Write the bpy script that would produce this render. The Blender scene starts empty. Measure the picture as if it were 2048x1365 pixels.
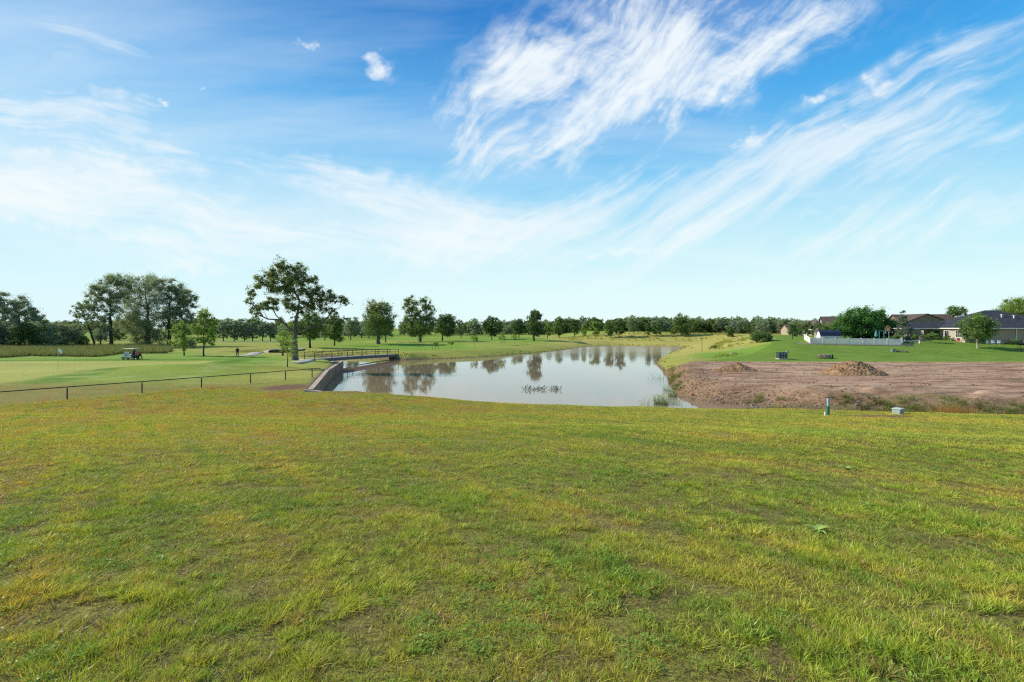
import bpy, math, random
import numpy as np
from mathutils import Vector, Matrix

random.seed(7)
rng = np.random.default_rng(11)
F = 910.2            # focal length in photograph pixels (16 mm on 36 mm, 2048 wide)
HY = 656.0           # horizon row
R = math.radians
sc = bpy.context.scene
COL = sc.collection

# ------------------------------------------------------------------ noise
def _hash(ix, iy, s):
    n = (ix.astype(np.int64) * 374761393 + iy.astype(np.int64) * 668265263 + s * 974634777) & 0x7fffffff
    n = (n ^ (n >> 13)) * 1274126177 & 0x7fffffff
    return ((n ^ (n >> 16)) & 0xffff) / 65535.0
def vnoise(x, y, s=0):
    x = np.asarray(x, float); y = np.asarray(y, float)
    ix = np.floor(x); iy = np.floor(y)
    fx = x - ix; fy = y - iy
    fx = fx * fx * (3 - 2 * fx); fy = fy * fy * (3 - 2 * fy)
    a = _hash(ix, iy, s); b = _hash(ix + 1, iy, s); c = _hash(ix, iy + 1, s); d = _hash(ix + 1, iy + 1, s)
    return (a * (1 - fx) + b * fx) * (1 - fy) + (c * (1 - fx) + d * fx) * fy
def fbm(x, y, o=4, s=0):
    r = 0; a = .5; t = 0
    for k in range(o):
        r = r + a * vnoise(x * 2 ** k, y * 2 ** k, s + k * 17); t += a; a *= .5
    return r / t
def sstep(t):
    t = np.clip(t, 0, 1); return t * t * (3 - 2 * t)

# ------------------------------------------------------------------ plan of the place (metres; camera eye is the origin)
def pix(px, py, z):
    d = -z * F / (py - HY)
    return ((px - 1024) / F * d, d)
WZ = -7.0
POND = [(-18.0,40.3),(-13,40.6),(-9,41.1),(-5.8,41.4),(-2.2,40.7),(2.2,39.7),(4.9,39.6),(7.8,40.2),(11.3,40.7),(13.3,40.2),(14.8,39.9),(18.3,39.5),(21.2,40.2),
        (18.4,42.6),(16.9,47.2),(18.5,53),(21.6,63.4),(23.6,71.6),(28.1,89.7),(34.6,107),(43.5,126),(60.3,159),(64.8,172),
        (44,178),(35.6,177),(28,169),(15.7,141.6),(7.1,127.4),(-3,112.7),(-14,102.7),(-17.8,101.4),(-22.6,98.5),(-27,100.5),
        (-33,106),(-47,112.5),(-59,116),(-66,117),(-66,108),(-58,106.5),(-48,103),(-40,98),(-35.5,90),(-32,81),(-29.2,75.6),(-27.7,73.0),(-23.7,58)]
#   bank width by edge (edge i runs POND[i] -> POND[i+1]); 0 = retaining wall
BW = [0,2.0,5,7,8,8,8,8,8,8,8,8, 5.0,4.5,3,3,3,7,10,12,12,12, 9,9,9,9,9,9,9,8,4,2.5, 2.5,4,4,4,3,3,3,3,3,2.5,1.2,.8,0,0]
DITCH = [(20.6,40.4),(25.4,36.3),(35.2,31.6),(60,26),(150,15)]
DIRT = [(18.2,41.9),(15.8,47),(17.6,53),(20.8,63),(22.8,71),(24.6,74.8),(60,74.6),(300,74.2),(300,0),(150,16.5),(60,27.8),(35,33.2),(25.9,37.6),(21.8,40.9)]
LAWN = [(30.5,75.3),(40,84),(56,100),(72,125),(85,165),(300,190),(300,75)]
GREEN = [pix(px, py, -5.3) for px, py in [(-260,726),(0,722),(60,720),(240,719.5),(440,719),(425,726),(330,733),(200,737),(100,748),(0,762),(-260,770)]]
MEADOW = [pix(px, py, -5.5) for px, py in [(-500,719),(0,716),(60,712.5),(200,713.5),(240,707.5),(345,706),(340,694),(0,692),(-500,692)]]

def sdist(poly, x, y, widths=None):
    """signed distance, + outside; also inverse-distance-weighted width"""
    P = np.array(poly, float); n = len(P)
    best = np.full(x.shape, 1e9); ins = np.zeros(x.shape, bool)
    sw = np.zeros(x.shape); sn = np.zeros(x.shape)
    for i in range(n):
        a = P[i]; b = P[(i + 1) % n]; ab = b - a
        t = np.clip(((x - a[0]) * ab[0] + (y - a[1]) * ab[1]) / (ab @ ab), 0, 1)
        d = np.hypot(x - a[0] - t * ab[0], y - a[1] - t * ab[1])
        best = np.minimum(best, d)
        if widths is not None:
            w = 1 / (d + .15) ** 5; sw += w; sn += w * widths[i]
        c = ((a[1] > y) != (b[1] > y)) & (x < (b[0] - a[0]) * (y - a[1]) / (b[1] - a[1] + 1e-12) + a[0])
        ins ^= c
    sd = np.where(ins, -best, best)
    return (sd, sn / sw) if widths is not None else sd
def pdist(line, x, y):
    best = np.full(x.shape, 1e9)
    for a, b in zip(line[:-1], line[1:]):
        a = np.array(a); b = np.array(b); ab = b - a
        t = np.clip(((x - a[0]) * ab[0] + (y - a[1]) * ab[1]) / (ab @ ab), 0, 1)
        best = np.minimum(best, np.hypot(x - a[0] - t * ab[0], y - a[1] - t * ab[1]))
    return best
MOUNDS = [(-44,57,9,3.2,.85,-8),(-36,60,7,3,.65,20),(-41,72,7,4,.75,20),(-33,69,8,3,.45,10),(-10,150,16,8,.8,0),(12,190,25,10,1.2,5),(-45,150,20,8,.5,0),(-60,128,14,7,.6,0),
          (40,215,30,10,1.1,0),(-5,118,10,5,.35,40),(-100,70,20,6,.5,0),(35,100,6,4,.02,0)]
def terrain(x, y):
    x = np.asarray(x, float); y = np.asarray(y, float)
    yy = np.maximum(y, 0)
    hill = -1.72 - .129 * yy - .004 * np.abs(x) + .16 * (fbm(x * .12, y * .12, 3, 3) - .5) * np.clip(yy / 6, 0.1, 1)
    hill = hill + .22 * np.exp(-((y - 17 + .28 * x) / 3.2) ** 2)
    plain = -5.58 + .25 * (fbm(x * .03, y * .03, 3, 9) - .5)
    dirt = sdist(DIRT, x, y)
    plain = plain - .62 * sstep((x - 3) / 9) * sstep((y - 25) / 8) * sstep(dirt / 3.0) * (y < 60)
    k = .35
    h = np.clip(.5 + .5 * (hill - plain) / k, 0, 1)
    z = plain * (1 - h) + hill * h + k * h * (1 - h)
    for mx, my, rx, ry, hh, an in MOUNDS:
        c, s = math.cos(R(an)), math.sin(R(an))
        u = ((x - mx) * c + (y - my) * s) / rx; v = (-(x - mx) * s + (y - my) * c) / ry
        z = z + hh * np.exp(-(u * u + v * v))
    psd = sdist(POND, x, y)
    z = z + 2.85 * sstep((y - 76) / 34) * sstep((x - 27) / 34) * sstep((psd - 7) / 20)
    dm = sstep(-dirt / 2)
    z = z + dm * (.22 * (fbm(x * .45, y * 1.1, 4, 21) - .5) + .1 * (fbm(x * 1.6, y * 2.6, 3, 5) - .5) + .1)
    bank = sstep((6.5 - np.abs(dirt + 3.0)) / 5) * dm * sstep((46 - y) / 6)
    z = z + bank * (.75 * fbm(x * .8, y * .8, 4, 31) - .22)
    dd = pdist(DITCH, x, y)
    z = z - (1.25 - .45 * sstep((x - 24) / 10)) * np.exp(-(dd / 1.6) ** 2)
    sd, w = sdist(POND, x, y, BW)
    soft = np.where(sd > 0, -7.03 + (z + 7.03) * np.sin(np.clip(sd / np.maximum(w, .8), 0, 1) * math.pi / 2) ** 1.15, np.maximum(-7.03 + sd * .55, -8.2))
    hard = np.where(sd > -.06, z, np.maximum(z + (sd + .06) * 6, -8.0))
    m = sstep((w - .35) / .5)
    sd2 = np.clip(sd, -50, 14)
    out = np.where(sd < 12, hard * (1 - m) + soft * m, z)
    return out
def T(x, y): return float(terrain(np.array([x]), np.array([y]))[0])
def hit(px, py, dmin=3, dmax=1200):
    ds = np.exp(np.linspace(math.log(dmin), math.log(dmax), 1500))
    xs = (px - 1024) / F * ds; zs = -(py - HY) / F * ds
    t = terrain(xs, ds); k = np.argmax(t >= zs)
    if k == 0: k = len(ds) - 1
    return float(xs[k]), float(ds[k]), float(t[k])

# ------------------------------------------------------------------ object helpers
def newmesh(name, v, f, mat=None, attrs=None, smooth=False):
    me = bpy.data.meshes.new(name)
    v = np.asarray(v, np.float32); f = np.asarray(f, np.int32); k = f.shape[1]
    me.vertices.add(len(v)); me.vertices.foreach_set('co', v.ravel())
    me.loops.add(f.size); me.loops.foreach_set('vertex_index', f.ravel())
    me.polygons.add(len(f)); me.polygons.foreach_set('loop_start', np.arange(0, f.size, k, dtype=np.int32))
    me.polygons.foreach_set('loop_total', np.full(len(f), k, np.int32))
    if smooth: me.polygons.foreach_set('use_smooth', np.ones(len(f), bool))
    for an, av in (attrs or {}).items():
        av = np.asarray(av, np.float32)
        if av.ndim == 1:
            a = me.attributes.new(an, 'FLOAT', 'POINT'); a.data.foreach_set('value', av)
        else:
            a = me.attributes.new(an, 'FLOAT_COLOR', 'POINT'); a.data.foreach_set('color', np.c_[av, np.ones(len(av))].astype(np.float32).ravel())
    me.update(calc_edges=True)
    if mat: me.materials.append(mat)
    return me
def link(name, me, parent=None):
    o = bpy.data.objects.new(name, me); COL.objects.link(o)
    if parent is not None: o.parent = parent
    return o
def tag(o, label=None, cat=None, group=None, kind=None):
    if label: o['label'] = label
    if cat: o['category'] = cat
    if group: o['group'] = group
    if kind: o['kind'] = kind
    return o
def thing(name, label, cat, loc, group=None):
    o = bpy.data.objects.new(name, None); COL.objects.link(o); o.location = loc; o.empty_display_size = .3
    return tag(o, label, cat, group)
class MB:
    def __init__(s): s.v = []; s.f = []
    def add(s, vs, fs):
        b = len(s.v); s.v += [tuple(p) for p in vs]; s.f += [tuple(i + b for i in f) for f in fs]; return s
    def box(s, c, size, rz=0, rx=0, ry=0, taper=1.0, bev=0.0):
        hx, hy, hz = [q / 2 for q in size]; M = Matrix.Rotation(rz, 3, 'Z') @ Matrix.Rotation(ry, 3, 'Y') @ Matrix.Rotation(rx, 3, 'X')
        if bev <= 0:
            vs = [(x * (taper if z > 0 else 1), y * (taper if z > 0 else 1), z) for z in (-hz, hz) for x, y in ((-hx, -hy), (hx, -hy), (hx, hy), (-hx, hy))]
            fs = [(3, 2, 1, 0), (4, 5, 6, 7), (0, 1, 5, 4), (1, 2, 6, 5), (2, 3, 7, 6), (3, 0, 4, 7)]
        else:
            vs = []; b = bev
            for z, q in ((-hz, b), (-hz + b, 0), (hz - b, 0), (hz, b)):
                t = taper if z > 0 else 1
                for x, y in ((-hx + b, -hy + q), (hx - b, -hy + q), (hx - q, -hy + b), (hx - q, hy - b), (hx - b, hy - q), (-hx + b, hy - q), (-hx + q, hy - b), (-hx + q, -hy + b)):
                    vs.append((x * t, y * t, z))
            fs = [tuple(range(7, -1, -1)), tuple(range(24, 32))]
            for r in range(3):
                for i in range(8): fs.append((r * 8 + i, r * 8 + (i + 1) % 8, r * 8 + 8 + (i + 1) % 8, r * 8 + 8 + i))
        return s.add([M @ Vector(p) + Vector(c) for p in vs], fs)
    def tube(s, pts, rad, n=6, cap=True):
        pts = [Vector(p) for p in pts]
        if not hasattr(rad, '__len__'): rad = [rad] * len(pts)
        vs = []; up = Vector((.13, .21, .97))
        for i, p in enumerate(pts):
            d = (pts[min(i + 1, len(pts) - 1)] - pts[max(i - 1, 0)]).normalized()
            a = d.cross(up if abs(d.dot(up)) < .95 else Vector((1, 0, 0))).normalized(); b = d.cross(a)
            for k in range(n):
                t = 2 * math.pi * k / n; vs.append(p + (a * math.cos(t) + b * math.sin(t)) * rad[i])
        fs = []
        for i in range(len(pts) - 1):
            for k in range(n): fs.append((i * n + k, i * n + (k + 1) % n, (i + 1) * n + (k + 1) % n, (i + 1) * n + k))
        if cap: fs += [tuple(range(n)), tuple(range((len(pts) - 1) * n, len(pts) * n))[::-1]]
        return s.add(vs, fs)
    def ball(s, c, r, seg=10, ring=6, noise=0, seed=0):
        rr = r if hasattr(r, '__len__') else (r, r, r); vs = []; fs = []; rd = random.Random(seed)
        for i in range(ring + 1):
            t = math.pi * i / ring
            for k in range(seg):
                p = 2 * math.pi * k / seg; q = 1 + (rd.random() - .5) * noise
                vs.append((c[0] + rr[0] * math.sin(t) * math.cos(p) * q, c[1] + rr[1] * math.sin(t) * math.sin(p) * q, c[2] + rr[2] * math.cos(t) * q))
        for i in range(ring):
            for k in range(seg): fs.append((i * seg + k, i * seg + (k + 1) % seg, (i + 1) * seg + (k + 1) % seg, (i + 1) * seg + k))
        return s.add(vs, fs)
    def prism(s, prof, a, b):
        """profile list of 3D points at a; extruded by vector b-a"""
        d = Vector(b) - Vector(a); n = len(prof)
        vs = [Vector(p) for p in prof] + [Vector(p) + d for p in prof]
        fs = [tuple(range(n))[::-1], tuple(range(n, 2 * n))] + [(i, (i + 1) % n, n + (i + 1) % n, n + i) for i in range(n)]
        return s.add(vs, fs)
    def build(s, name, mat, parent=None, smooth=False, label=None):
        off = parent.matrix_basis.translation if parent is not None else Vector()
        if parent is not None and parent.parent is not None: off = off + parent.parent.matrix_basis.translation
        me = bpy.data.meshes.new(name)
        me.from_pydata([tuple(Vector(p) - off) for p in s.v], [], s.f); me.update()
        if smooth:
            for p in me.polygons: p.use_smooth = True
        if mat: me.materials.append(mat)
        o = link(name, me, parent)
        if label: o['label'] = label
        return o

# ------------------------------------------------------------------ materials
def nt_new(name):
    m = bpy.data.materials.new(name); m.use_nodes = True; nt = m.node_tree; nt.nodes.clear()
    return m, nt
class NB:
    """tiny node builder"""
    def __init__(s, nt): s.nt = nt
    def n(s, t, **kw):
        x = s.nt.nodes.new(t)
        for k, v in kw.items(): setattr(x, k, v)
        return x
    def put(s, sock, v):
        if isinstance(v, bpy.types.NodeSocket): s.nt.links.new(v, sock)
        elif v is not None:
            sock.default_value = v if not (isinstance(v, tuple) and len(v) == 3 and sock.type == 'RGBA') else (*v, 1)
    def math(s, op, a, b=None, c=None, clamp=False):
        x = s.n('ShaderNodeMath', operation=op); x.use_clamp = clamp
        s.put(x.inputs[0], a); s.put(x.inputs[1], b) if b is not None else None
        if c is not None: s.put(x.inputs[2], c)
        return x.outputs[0]
    def mix(s, f, a, b, blend='MIX'):
        x = s.n('ShaderNodeMix', data_type='RGBA', blend_type=blend)
        s.put(x.inputs[0], f); s.put(x.inputs[6], a); s.put(x.inputs[7], b); return x.outputs[2]
    def ramp(s, f, stops, interp='LINEAR'):
        x = s.n('ShaderNodeValToRGB'); x.color_ramp.interpolation = interp; e = x.color_ramp.elements
        while len(e) < len(stops): e.new(.5)
        for i, (p, c) in enumerate(stops):
            e[i].position = p; e[i].color = (*c, 1) if hasattr(c, '__len__') else (c, c, c, 1)
        s.put(x.inputs[0], f); return x.outputs[0]
    def noise(s, vec, scale, detail=4, rough=.55, dist=0, dim='3D'):
        x = s.n('ShaderNodeTexNoise'); x.noise_dimensions = dim; x.inputs['Scale'].default_value = scale; x.inputs['Detail'].default_value = detail
        x.inputs['Roughness'].default_value = rough; x.inputs['Distortion'].default_value = dist
        if vec is not None: s.put(x.inputs['Vector'], vec)
        return x.outputs[0]
    def vmath(s, op, a, b=None):
        x = s.n('ShaderNodeVectorMath', operation=op); s.put(x.inputs[0], a)
        if b is not None: s.put(x.inputs[1], b)
        return x
    def mapping(s, vec, loc=(0, 0, 0), rot=(0, 0, 0), scale=(1, 1, 1)):
        x = s.n('ShaderNodeMapping'); s.put(x.inputs[0], vec); x.inputs[1].default_value = loc; x.inputs[2].default_value = rot; x.inputs[3].default_value = scale
        return x.outputs[0]
    def pos(s): return s.n('ShaderNodeNewGeometry').outputs['Position']
    def attr(s, name, out='Fac'): return s.n('ShaderNodeAttribute', attribute_name=name).outputs[out]
    def bump(s, h, strength=.3, dist=.05):
        x = s.n('ShaderNodeBump'); x.inputs['Strength'].default_value = strength; x.inputs['Distance'].default_value = dist; s.put(x.inputs['Height'], h); return x.outputs[0]
    def out(s, sh):
        o = s.n('ShaderNodeOutputMaterial'); s.nt.links.new(sh, o.inputs[0])
    def bsdf(s, col, rough=.8, spec=.3, normal=None, metal=0):
        x = s.n('ShaderNodeBsdfPrincipled'); s.put(x.inputs['Base Color'], col); s.put(x.inputs['Roughness'], rough)
        x.inputs['Specular IOR Level'].default_value = spec; x.inputs['Metallic'].default_value = metal
        if normal is not None: s.put(x.inputs['Normal'], normal)
        return x.outputs[0]
_mc = {}
def mat(name, col, rough=.7, var=.25, scale=6, spec=.3, metal=0, bump=.2, col2=None):
    if name in _mc: return _mc[name]
    m, nt = nt_new(name); b = NB(nt)
    c2 = col2 or tuple(c * (1 - var) for c in col)
    tc = b.n('ShaderNodeTexCoord').outputs['Object']
    nz = b.noise(tc, scale, 6, .6)
    c = b.mix(b.ramp(nz, [(.3, 0), (.7, 1)]), c2, tuple(min(1, q * (1 + var * .3)) for q in col))
    n2 = b.noise(tc, scale * 7, 3)
    b.out(b.bsdf(c, rough, spec, b.bump(n2, bump, .02), metal)); _mc[name] = m; return m
def leafmat(name, dark, light, trans=.35, hue=None, haze=0.0):
    if name in _mc: return _mc[name]
    m, nt = nt_new(name); b = NB(nt)
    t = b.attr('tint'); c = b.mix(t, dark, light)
    if hue: c = b.mix(b.math('GREATER_THAN', b.attr('warm'), .5), c, hue)
    oi = b.n('ShaderNodeObjectInfo').outputs['Random']
    c = b.mix(b.math('MULTIPLY', oi, .3), c, tuple(q * .65 for q in dark))
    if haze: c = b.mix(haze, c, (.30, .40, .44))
    d = b.n('ShaderNodeBsdfDiffuse'); b.put(d.inputs[0], c)
    tr = b.n('ShaderNodeBsdfTranslucent'); b.put(tr.inputs[0], b.mix(.5, c, light))
    mx = b.n('ShaderNodeMixShader'); mx.inputs[0].default_value = trans
    nt.links.new(d.outputs[0], mx.inputs[1]); nt.links.new(tr.outputs[0], mx.inputs[2])
    gl = b.n('ShaderNodeBsdfGlossy'); gl.inputs['Roughness'].default_value = .45; b.put(gl.inputs[0], (.5, .5, .5))
    m2 = b.n('ShaderNodeMixShader'); m2.inputs[0].default_value = .04
    nt.links.new(mx.outputs[0], m2.inputs[1]); nt.links.new(gl.outputs[0], m2.inputs[2])
    b.out(m2.outputs[0]); _mc[name] = m; return m
BARK = mat('bark', (.16, .135, .115), .9, .5, 9, .1, bump=.8)
BARKD = mat('bark_dark', (.07, .058, .05), .9, .4, 9, .1, bump=.8)
BARKW = mat('bark_pale', (.42, .38, .32), .85, .5, 7, .1, bump=.5)
CONC = mat('concrete', (.52, .45, .37), .85, .4, 1.3, .2, bump=.4)
CONCD = mat('concrete_weathered', (.24, .20, .165), .9, .5, 1.6, .2, bump=.6)
STEEL = mat('dark_steel', (.035, .035, .038), .45, .3, 8, .4)
WHITE = mat('white_vinyl', (.88, .80, .76), .5, .06, 2, .4, bump=.02)
GALV = mat('green_steel', (.19, .25, .22), .55, .25, 4, .4)

def grass_colour(b, pos, fine=True):
    """yellow-green to green turf colour that varies over the ground"""
    p = b.mapping(pos, scale=(1, 1, 0))
    n1 = b.noise(p, .22, 4, .6); n2 = b.noise(b.mapping(b.mapping(pos, rot=(0, 0, R(50))), loc=(31, 7, 0), scale=(.10, 1.5, 0)), .8, 4, .6)
    n3 = b.noise(p, 3.2, 3, .6)
    y = b.math('ADD', b.math('MULTIPLY', n1, .9), b.math('MULTIPLY', n2, .9))
    y = b.math('ADD', y, b.math('MULTIPLY', n3, .35))
    sp = b.n('ShaderNodeSeparateXYZ'); b.put(sp.inputs[0], pos)
    # drier strip towards the foot of the slope and on the left
    far = b.ramp(b.math('DIVIDE', sp.outputs[1], 40), [(.3, 0), (.62, .07), (.8, .11), (1, .03)])
    left = b.ramp(b.math('MULTIPLY_ADD', sp.outputs[0], -.05, .2), [(0, 0), (.35, .05), (.8, .10)])
    y = b.math('ADD', y, b.math('ADD', far, left))
    c = b.ramp(b.math('MULTIPLY_ADD', y, .5, -.065), [(.37, (.26, .42, .045)), (.44, (.43, .53, .055)), (.505, (.62, .62, .075)), (.57, (.74, .60, .085)), (.65, (.72, .47, .09))])
    return c

# ------------------------------------------------------------------ ground sheet
def axis(lo, hi, fine_lo, fine_hi, step, grow):
    a = list(np.arange(fine_lo, fine_hi + 1e-6, step))
    s = step; x = fine_hi
    while x < hi: s *= grow; x += s; a.append(x)
    s = step; x = fine_lo; pre = []
    while x > lo: s *= grow; x -= s; pre.append(x)
    return np.array(pre[::-1] + a)
ax = axis(-2500, 2500, -38, 46, .4, 1.035)
ay = axis(-60, 3500, 0, 60, .36, 1.022)
GX, GY = np.meshgrid(ax, ay); gx = GX.ravel(); gy = GY.ravel()
gz = terrain(gx, gy)
nx, ny = len(ax), len(ay)
shore = sdist(POND, gx, gy); dirt = sdist(DIRT, gx, gy); lawn = sdist(LAWN, gx, gy); green = sdist(GREEN, gx, gy); meadow = sdist(MEADOW, gx, gy)
def lerp(a, b, t): return a * (1 - t[:, None]) + np.array(b) * t[:, None]
c = np.tile(np.array([.25, .33, .045]), (len(gx), 1))
n_a = fbm(gx * .05, gy * .05, 4, 41); n_b = fbm(gx * .012, gy * .02, 4, 51)
c = lerp(c, (.34, .34, .06), sstep((n_a - .45) / .2))                     # olive / yellow rough
fw = sstep((n_b - .40) / .12) * sstep((gy - 58) / 10)
c = lerp(c, (.17, .34, .03), fw * .85)                                       # fairways
c = lerp(c, (.36, .38, .08), sstep((fbm(gx * .02, gy * .045, 3, 77) - .56) / .06) * .7 * sstep((gy - 85) / 10))
bk = sstep((11 - shore) / 6) * sstep((gy - 44) / 10)
c = lerp(c, (.40, .36, .08), bk * (.35 + .6 * fbm(gx * .1, gy * .1, 3, 8)))
c = lerp(c, (.16, .12, .08), sstep((1.2 - shore) / 1.0) * .85)
rough = sstep((gx - 8) / 14) * sstep((gy - 95) / 25) * (1 - sstep((lawn * -1 + 0) / 3)) * sstep((lawn) / 3)
c = lerp(c, (.50, .42, .11), rough * sstep((310 - gy) / 60) * .85)
c = lerp(c, (.115, .225, .022), sstep(-lawn / 1.0))
c = lerp(c, (.41, .42, .09), sstep(-green / .5))
ring = sstep((3.2 - np.abs(green - 3.0)) / 2.0) * (gy > 45)
c = lerp(c, (.085, .215, .012), ring * .9)  # dark green band around the green paints in the shading of the mounds
c = lerp(c, (.20, .17, .07), sstep(-meadow / 1.0))
c = c * (.80 + .42 * fbm(gx * .16, gy * .35, 4, 88))[:, None]
c = lerp(c, (.42, .46, .14), (green > .5) * (gx < -20) * (gy > 45) * (gy < 76) * sstep((fbm(gx * .22, gy * .6, 4, 19) - .56) / .07) * .55)
soil = np.exp(-(((gx + 21.3) / 2.6) ** 2 + ((gy - 42.8) / 2.6) ** 2)) + .9 * np.exp(-(((gx - 22.6) / 3.6) ** 2 + ((gy - 28.0) / 1.0) ** 2)) + .8*np.exp(-(((gx + 13.5) / 4) ** 2 + ((gy - 39.6) / .7) ** 2))
ditchd = pdist(DITCH, gx, gy)
turf = 1 - sstep((gy - 42) / 8)                                             # foreground slope uses the shared turf colour
turf = turf * (1 - sstep((-dirt) / .6)) * sstep((ditchd - 1.5) / 1)
c = lerp(c, (.17, .12, .07), sstep((3.2 - ditchd) / 1.2))
def gattrs(sel=None):
    A = dict(shore=shore, dirt=dirt, lawn=lawn, soil=soil, ditch=ditchd, turf=turf, gcol=c)
    return A if sel is None else {k: v[sel] for k, v in A.items()}

m, nt = nt_new('ground'); b = NB(nt); GROUND = m
pos = b.pos()
base = b.mix(b.attr('turf'), b.attr('gcol', 'Color'), b.mix(b.ramp(b.noise(b.mapping(pos, scale=(1, 1, 0)), 26, 4, .7), [(.35, 1), (.62, .5)]), grass_colour(b, pos), (.075, .048, .03)))  # near soil darkened to paint the shadow gaps under the tufts
# mottled turf texture
p0 = b.mapping(pos, scale=(1, 1, 0))
nf = b.noise(p0, 5, 6, .7); nm = b.noise(b.mapping(pos, rot=(0, 0, R(-8)), scale=(.35, 1, 0)), .9, 5, .65)
base = b.mix(b.ramp(nf, [(.3, .62), (.5, .12), (.7, 0)]), base, b.mix(.7, base, (.02, .022, .008)))
base = b.mix(b.ramp(nm, [(.35, 0), (.5, .25), (.68, .6)]), base, b.mix(.55, base, (.35, .33, .09)))
# mow stripes on the lawn
st = b.n('ShaderNodeTexWave', wave_type='BANDS', bands_direction='X'); st.inputs['Scale'].default_value = .28; st.inputs['Distortion'].default_value = .5; st.inputs['Detail'].default_value = 2
b.put(st.inputs[0], b.mapping(pos, rot=(0, 0, R(62)), scale=(1, 1, 0)))
lm = b.math('MULTIPLY', b.math('LESS_THAN', b.attr('lawn'), 0), .55)
base = b.mix(b.math('MULTIPLY', lm, st.outputs[1]), base, b.mix(1, base, (1.45, 1.35, 1.4), 'MULTIPLY'))
# dirt
nd = b.noise(b.mapping(pos, scale=(.16, .85, .3)), 1.0, 8, .7, .6); ndf = b.noise(p0, 2.6, 8, .72)
dc = b.ramp(nd, [(.34, (.14, .078, .05)), (.44, (.28, .165, .105)), (.52, (.46, .29, .185)), (.68, (.58, .40, .26))])
dc = b.mix(b.ramp(ndf, [(.33, .6), (.45, .12), (.55, 0)]), dc, (.17, .10, .07))
sdn = b.math('ADD', b.attr('dirt'), b.math('MULTIPLY_ADD', b.noise(p0, .8, 6, .65), 3.0, -1.5))
dm = b.ramp(b.math('MULTIPLY_ADD', sdn, -1.6, .5), [(.3, 0), (.7, 1)])
edn = b.math('ADD', b.math('MINIMUM', b.attr('ditch'), b.attr('shore')), b.math('MULTIPLY_ADD', ndf, 4.0, -2.0))
edge = b.ramp(b.math('MULTIPLY', edn, .13), [(.1, .92), (.35, .7), (.75, 0)])
dc = b.mix(edge, dc, b.mix(b.ramp(b.noise(p0, 3, 6, .75), [(.38, 0), (.62, 1)]), (.075, .042, .025), (.40, .25, .14)))
gr = b.ramp(b.noise(b.mapping(pos, loc=(5, 0, 0), scale=(.3, 1, 0)), .35, 5, .6), [(.56, 0), (.66, .5)])
dc = b.mix(gr, dc, (.19, .17, .06))
base = b.mix(dm, base, dc)
so = b.math('ADD', b.attr('soil'), b.math('MULTIPLY_ADD', b.noise(p0, 1.6, 6, .7), 1.4, -.9))
base = b.mix(b.ramp(so, [(.2, 0), (.5, .9)]), base, b.mix(b.noise(p0, 9, 4), (.10, .05, .035), (.26, .14, .09)))
mud = b.ramp(b.math('MULTIPLY', b.math('ADD', b.attr('shore'), b.math('MULTIPLY_ADD', nf, .8, -.4)), 1.0), [(.0, 1), (.8, 0)])
base = b.mix(mud, base, (.20, .135, .09))
hb = b.math('ADD', b.math('MULTIPLY', nf, .5), b.math('MULTIPLY', ndf, 1.0))
b.out(b.bsdf(base, .95, .08, b.bump(hb, .5, .09)))

FI = np.arange((nx - 1) * (ny - 1)); fr = FI // (nx - 1); fc = FI % (nx - 1)
faces = np.stack([fr * nx + fc, fr * nx + fc + 1, (fr + 1) * nx + fc + 1, (fr + 1) * nx + fc], 1)
cx = (gx[faces].mean(1)); cy = (gy[faces].mean(1))
fd = dirt[faces].mean(1); fl = lawn[faces].mean(1); fg = green[faces].mean(1); fsd = shore[faces].mean(1)
zone = np.zeros(len(faces), int)
zone[(fl < 0)] = 2; zone[(fd < 0)] = 1; zone[(fg < 0)] = 3; zone[fsd < -.4] = 4
verts = np.c_[gx, gy, gz]
for zi, (nm_, lab, cat) in enumerate([('grass_field', 'rough mown grass slope and golf fairways around the pond', 'grass field'), ('dirt_lot', 'bare graded reddish brown building lot beside the pond', 'dirt lot'),
        ('mown_lawn', 'bright green striped lawn in front of the houses', 'lawn'), ('putting_green', 'pale smooth putting green beyond the rail fence', 'putting green'), ('pond_bed', 'muddy bed below the pond water', 'ground')]):
    ff = faces[zone == zi]; u, inv = np.unique(ff, return_inverse=True)
    me = newmesh(nm_, verts[u], inv.reshape(ff.shape), GROUND, gattrs(u), smooth=True)
    tag(link(nm_, me), lab, cat, kind='structure')

# ------------------------------------------------------------------ water
m, nt = nt_new('water'); b = NB(nt); pos = b.pos()
w1 = b.noise(b.mapping(pos, scale=(1, 1, 0)), .75, 5, .6, .4)
w2 = b.noise(b.mapping(pos, scale=(.3, 1.2, 0)), 3.0, 3, .55)
w3 = b.noise(b.mapping(pos, scale=(.4, 1, 0)), .06, 3)
amp = b.ramp(w3, [(.42, .35), (.62, 1.0)])
hw = b.math('MULTIPLY', b.math('ADD', b.math('MULTIPLY', w1, 1.0), b.math('MULTIPLY', w2, .30)), amp)
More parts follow.
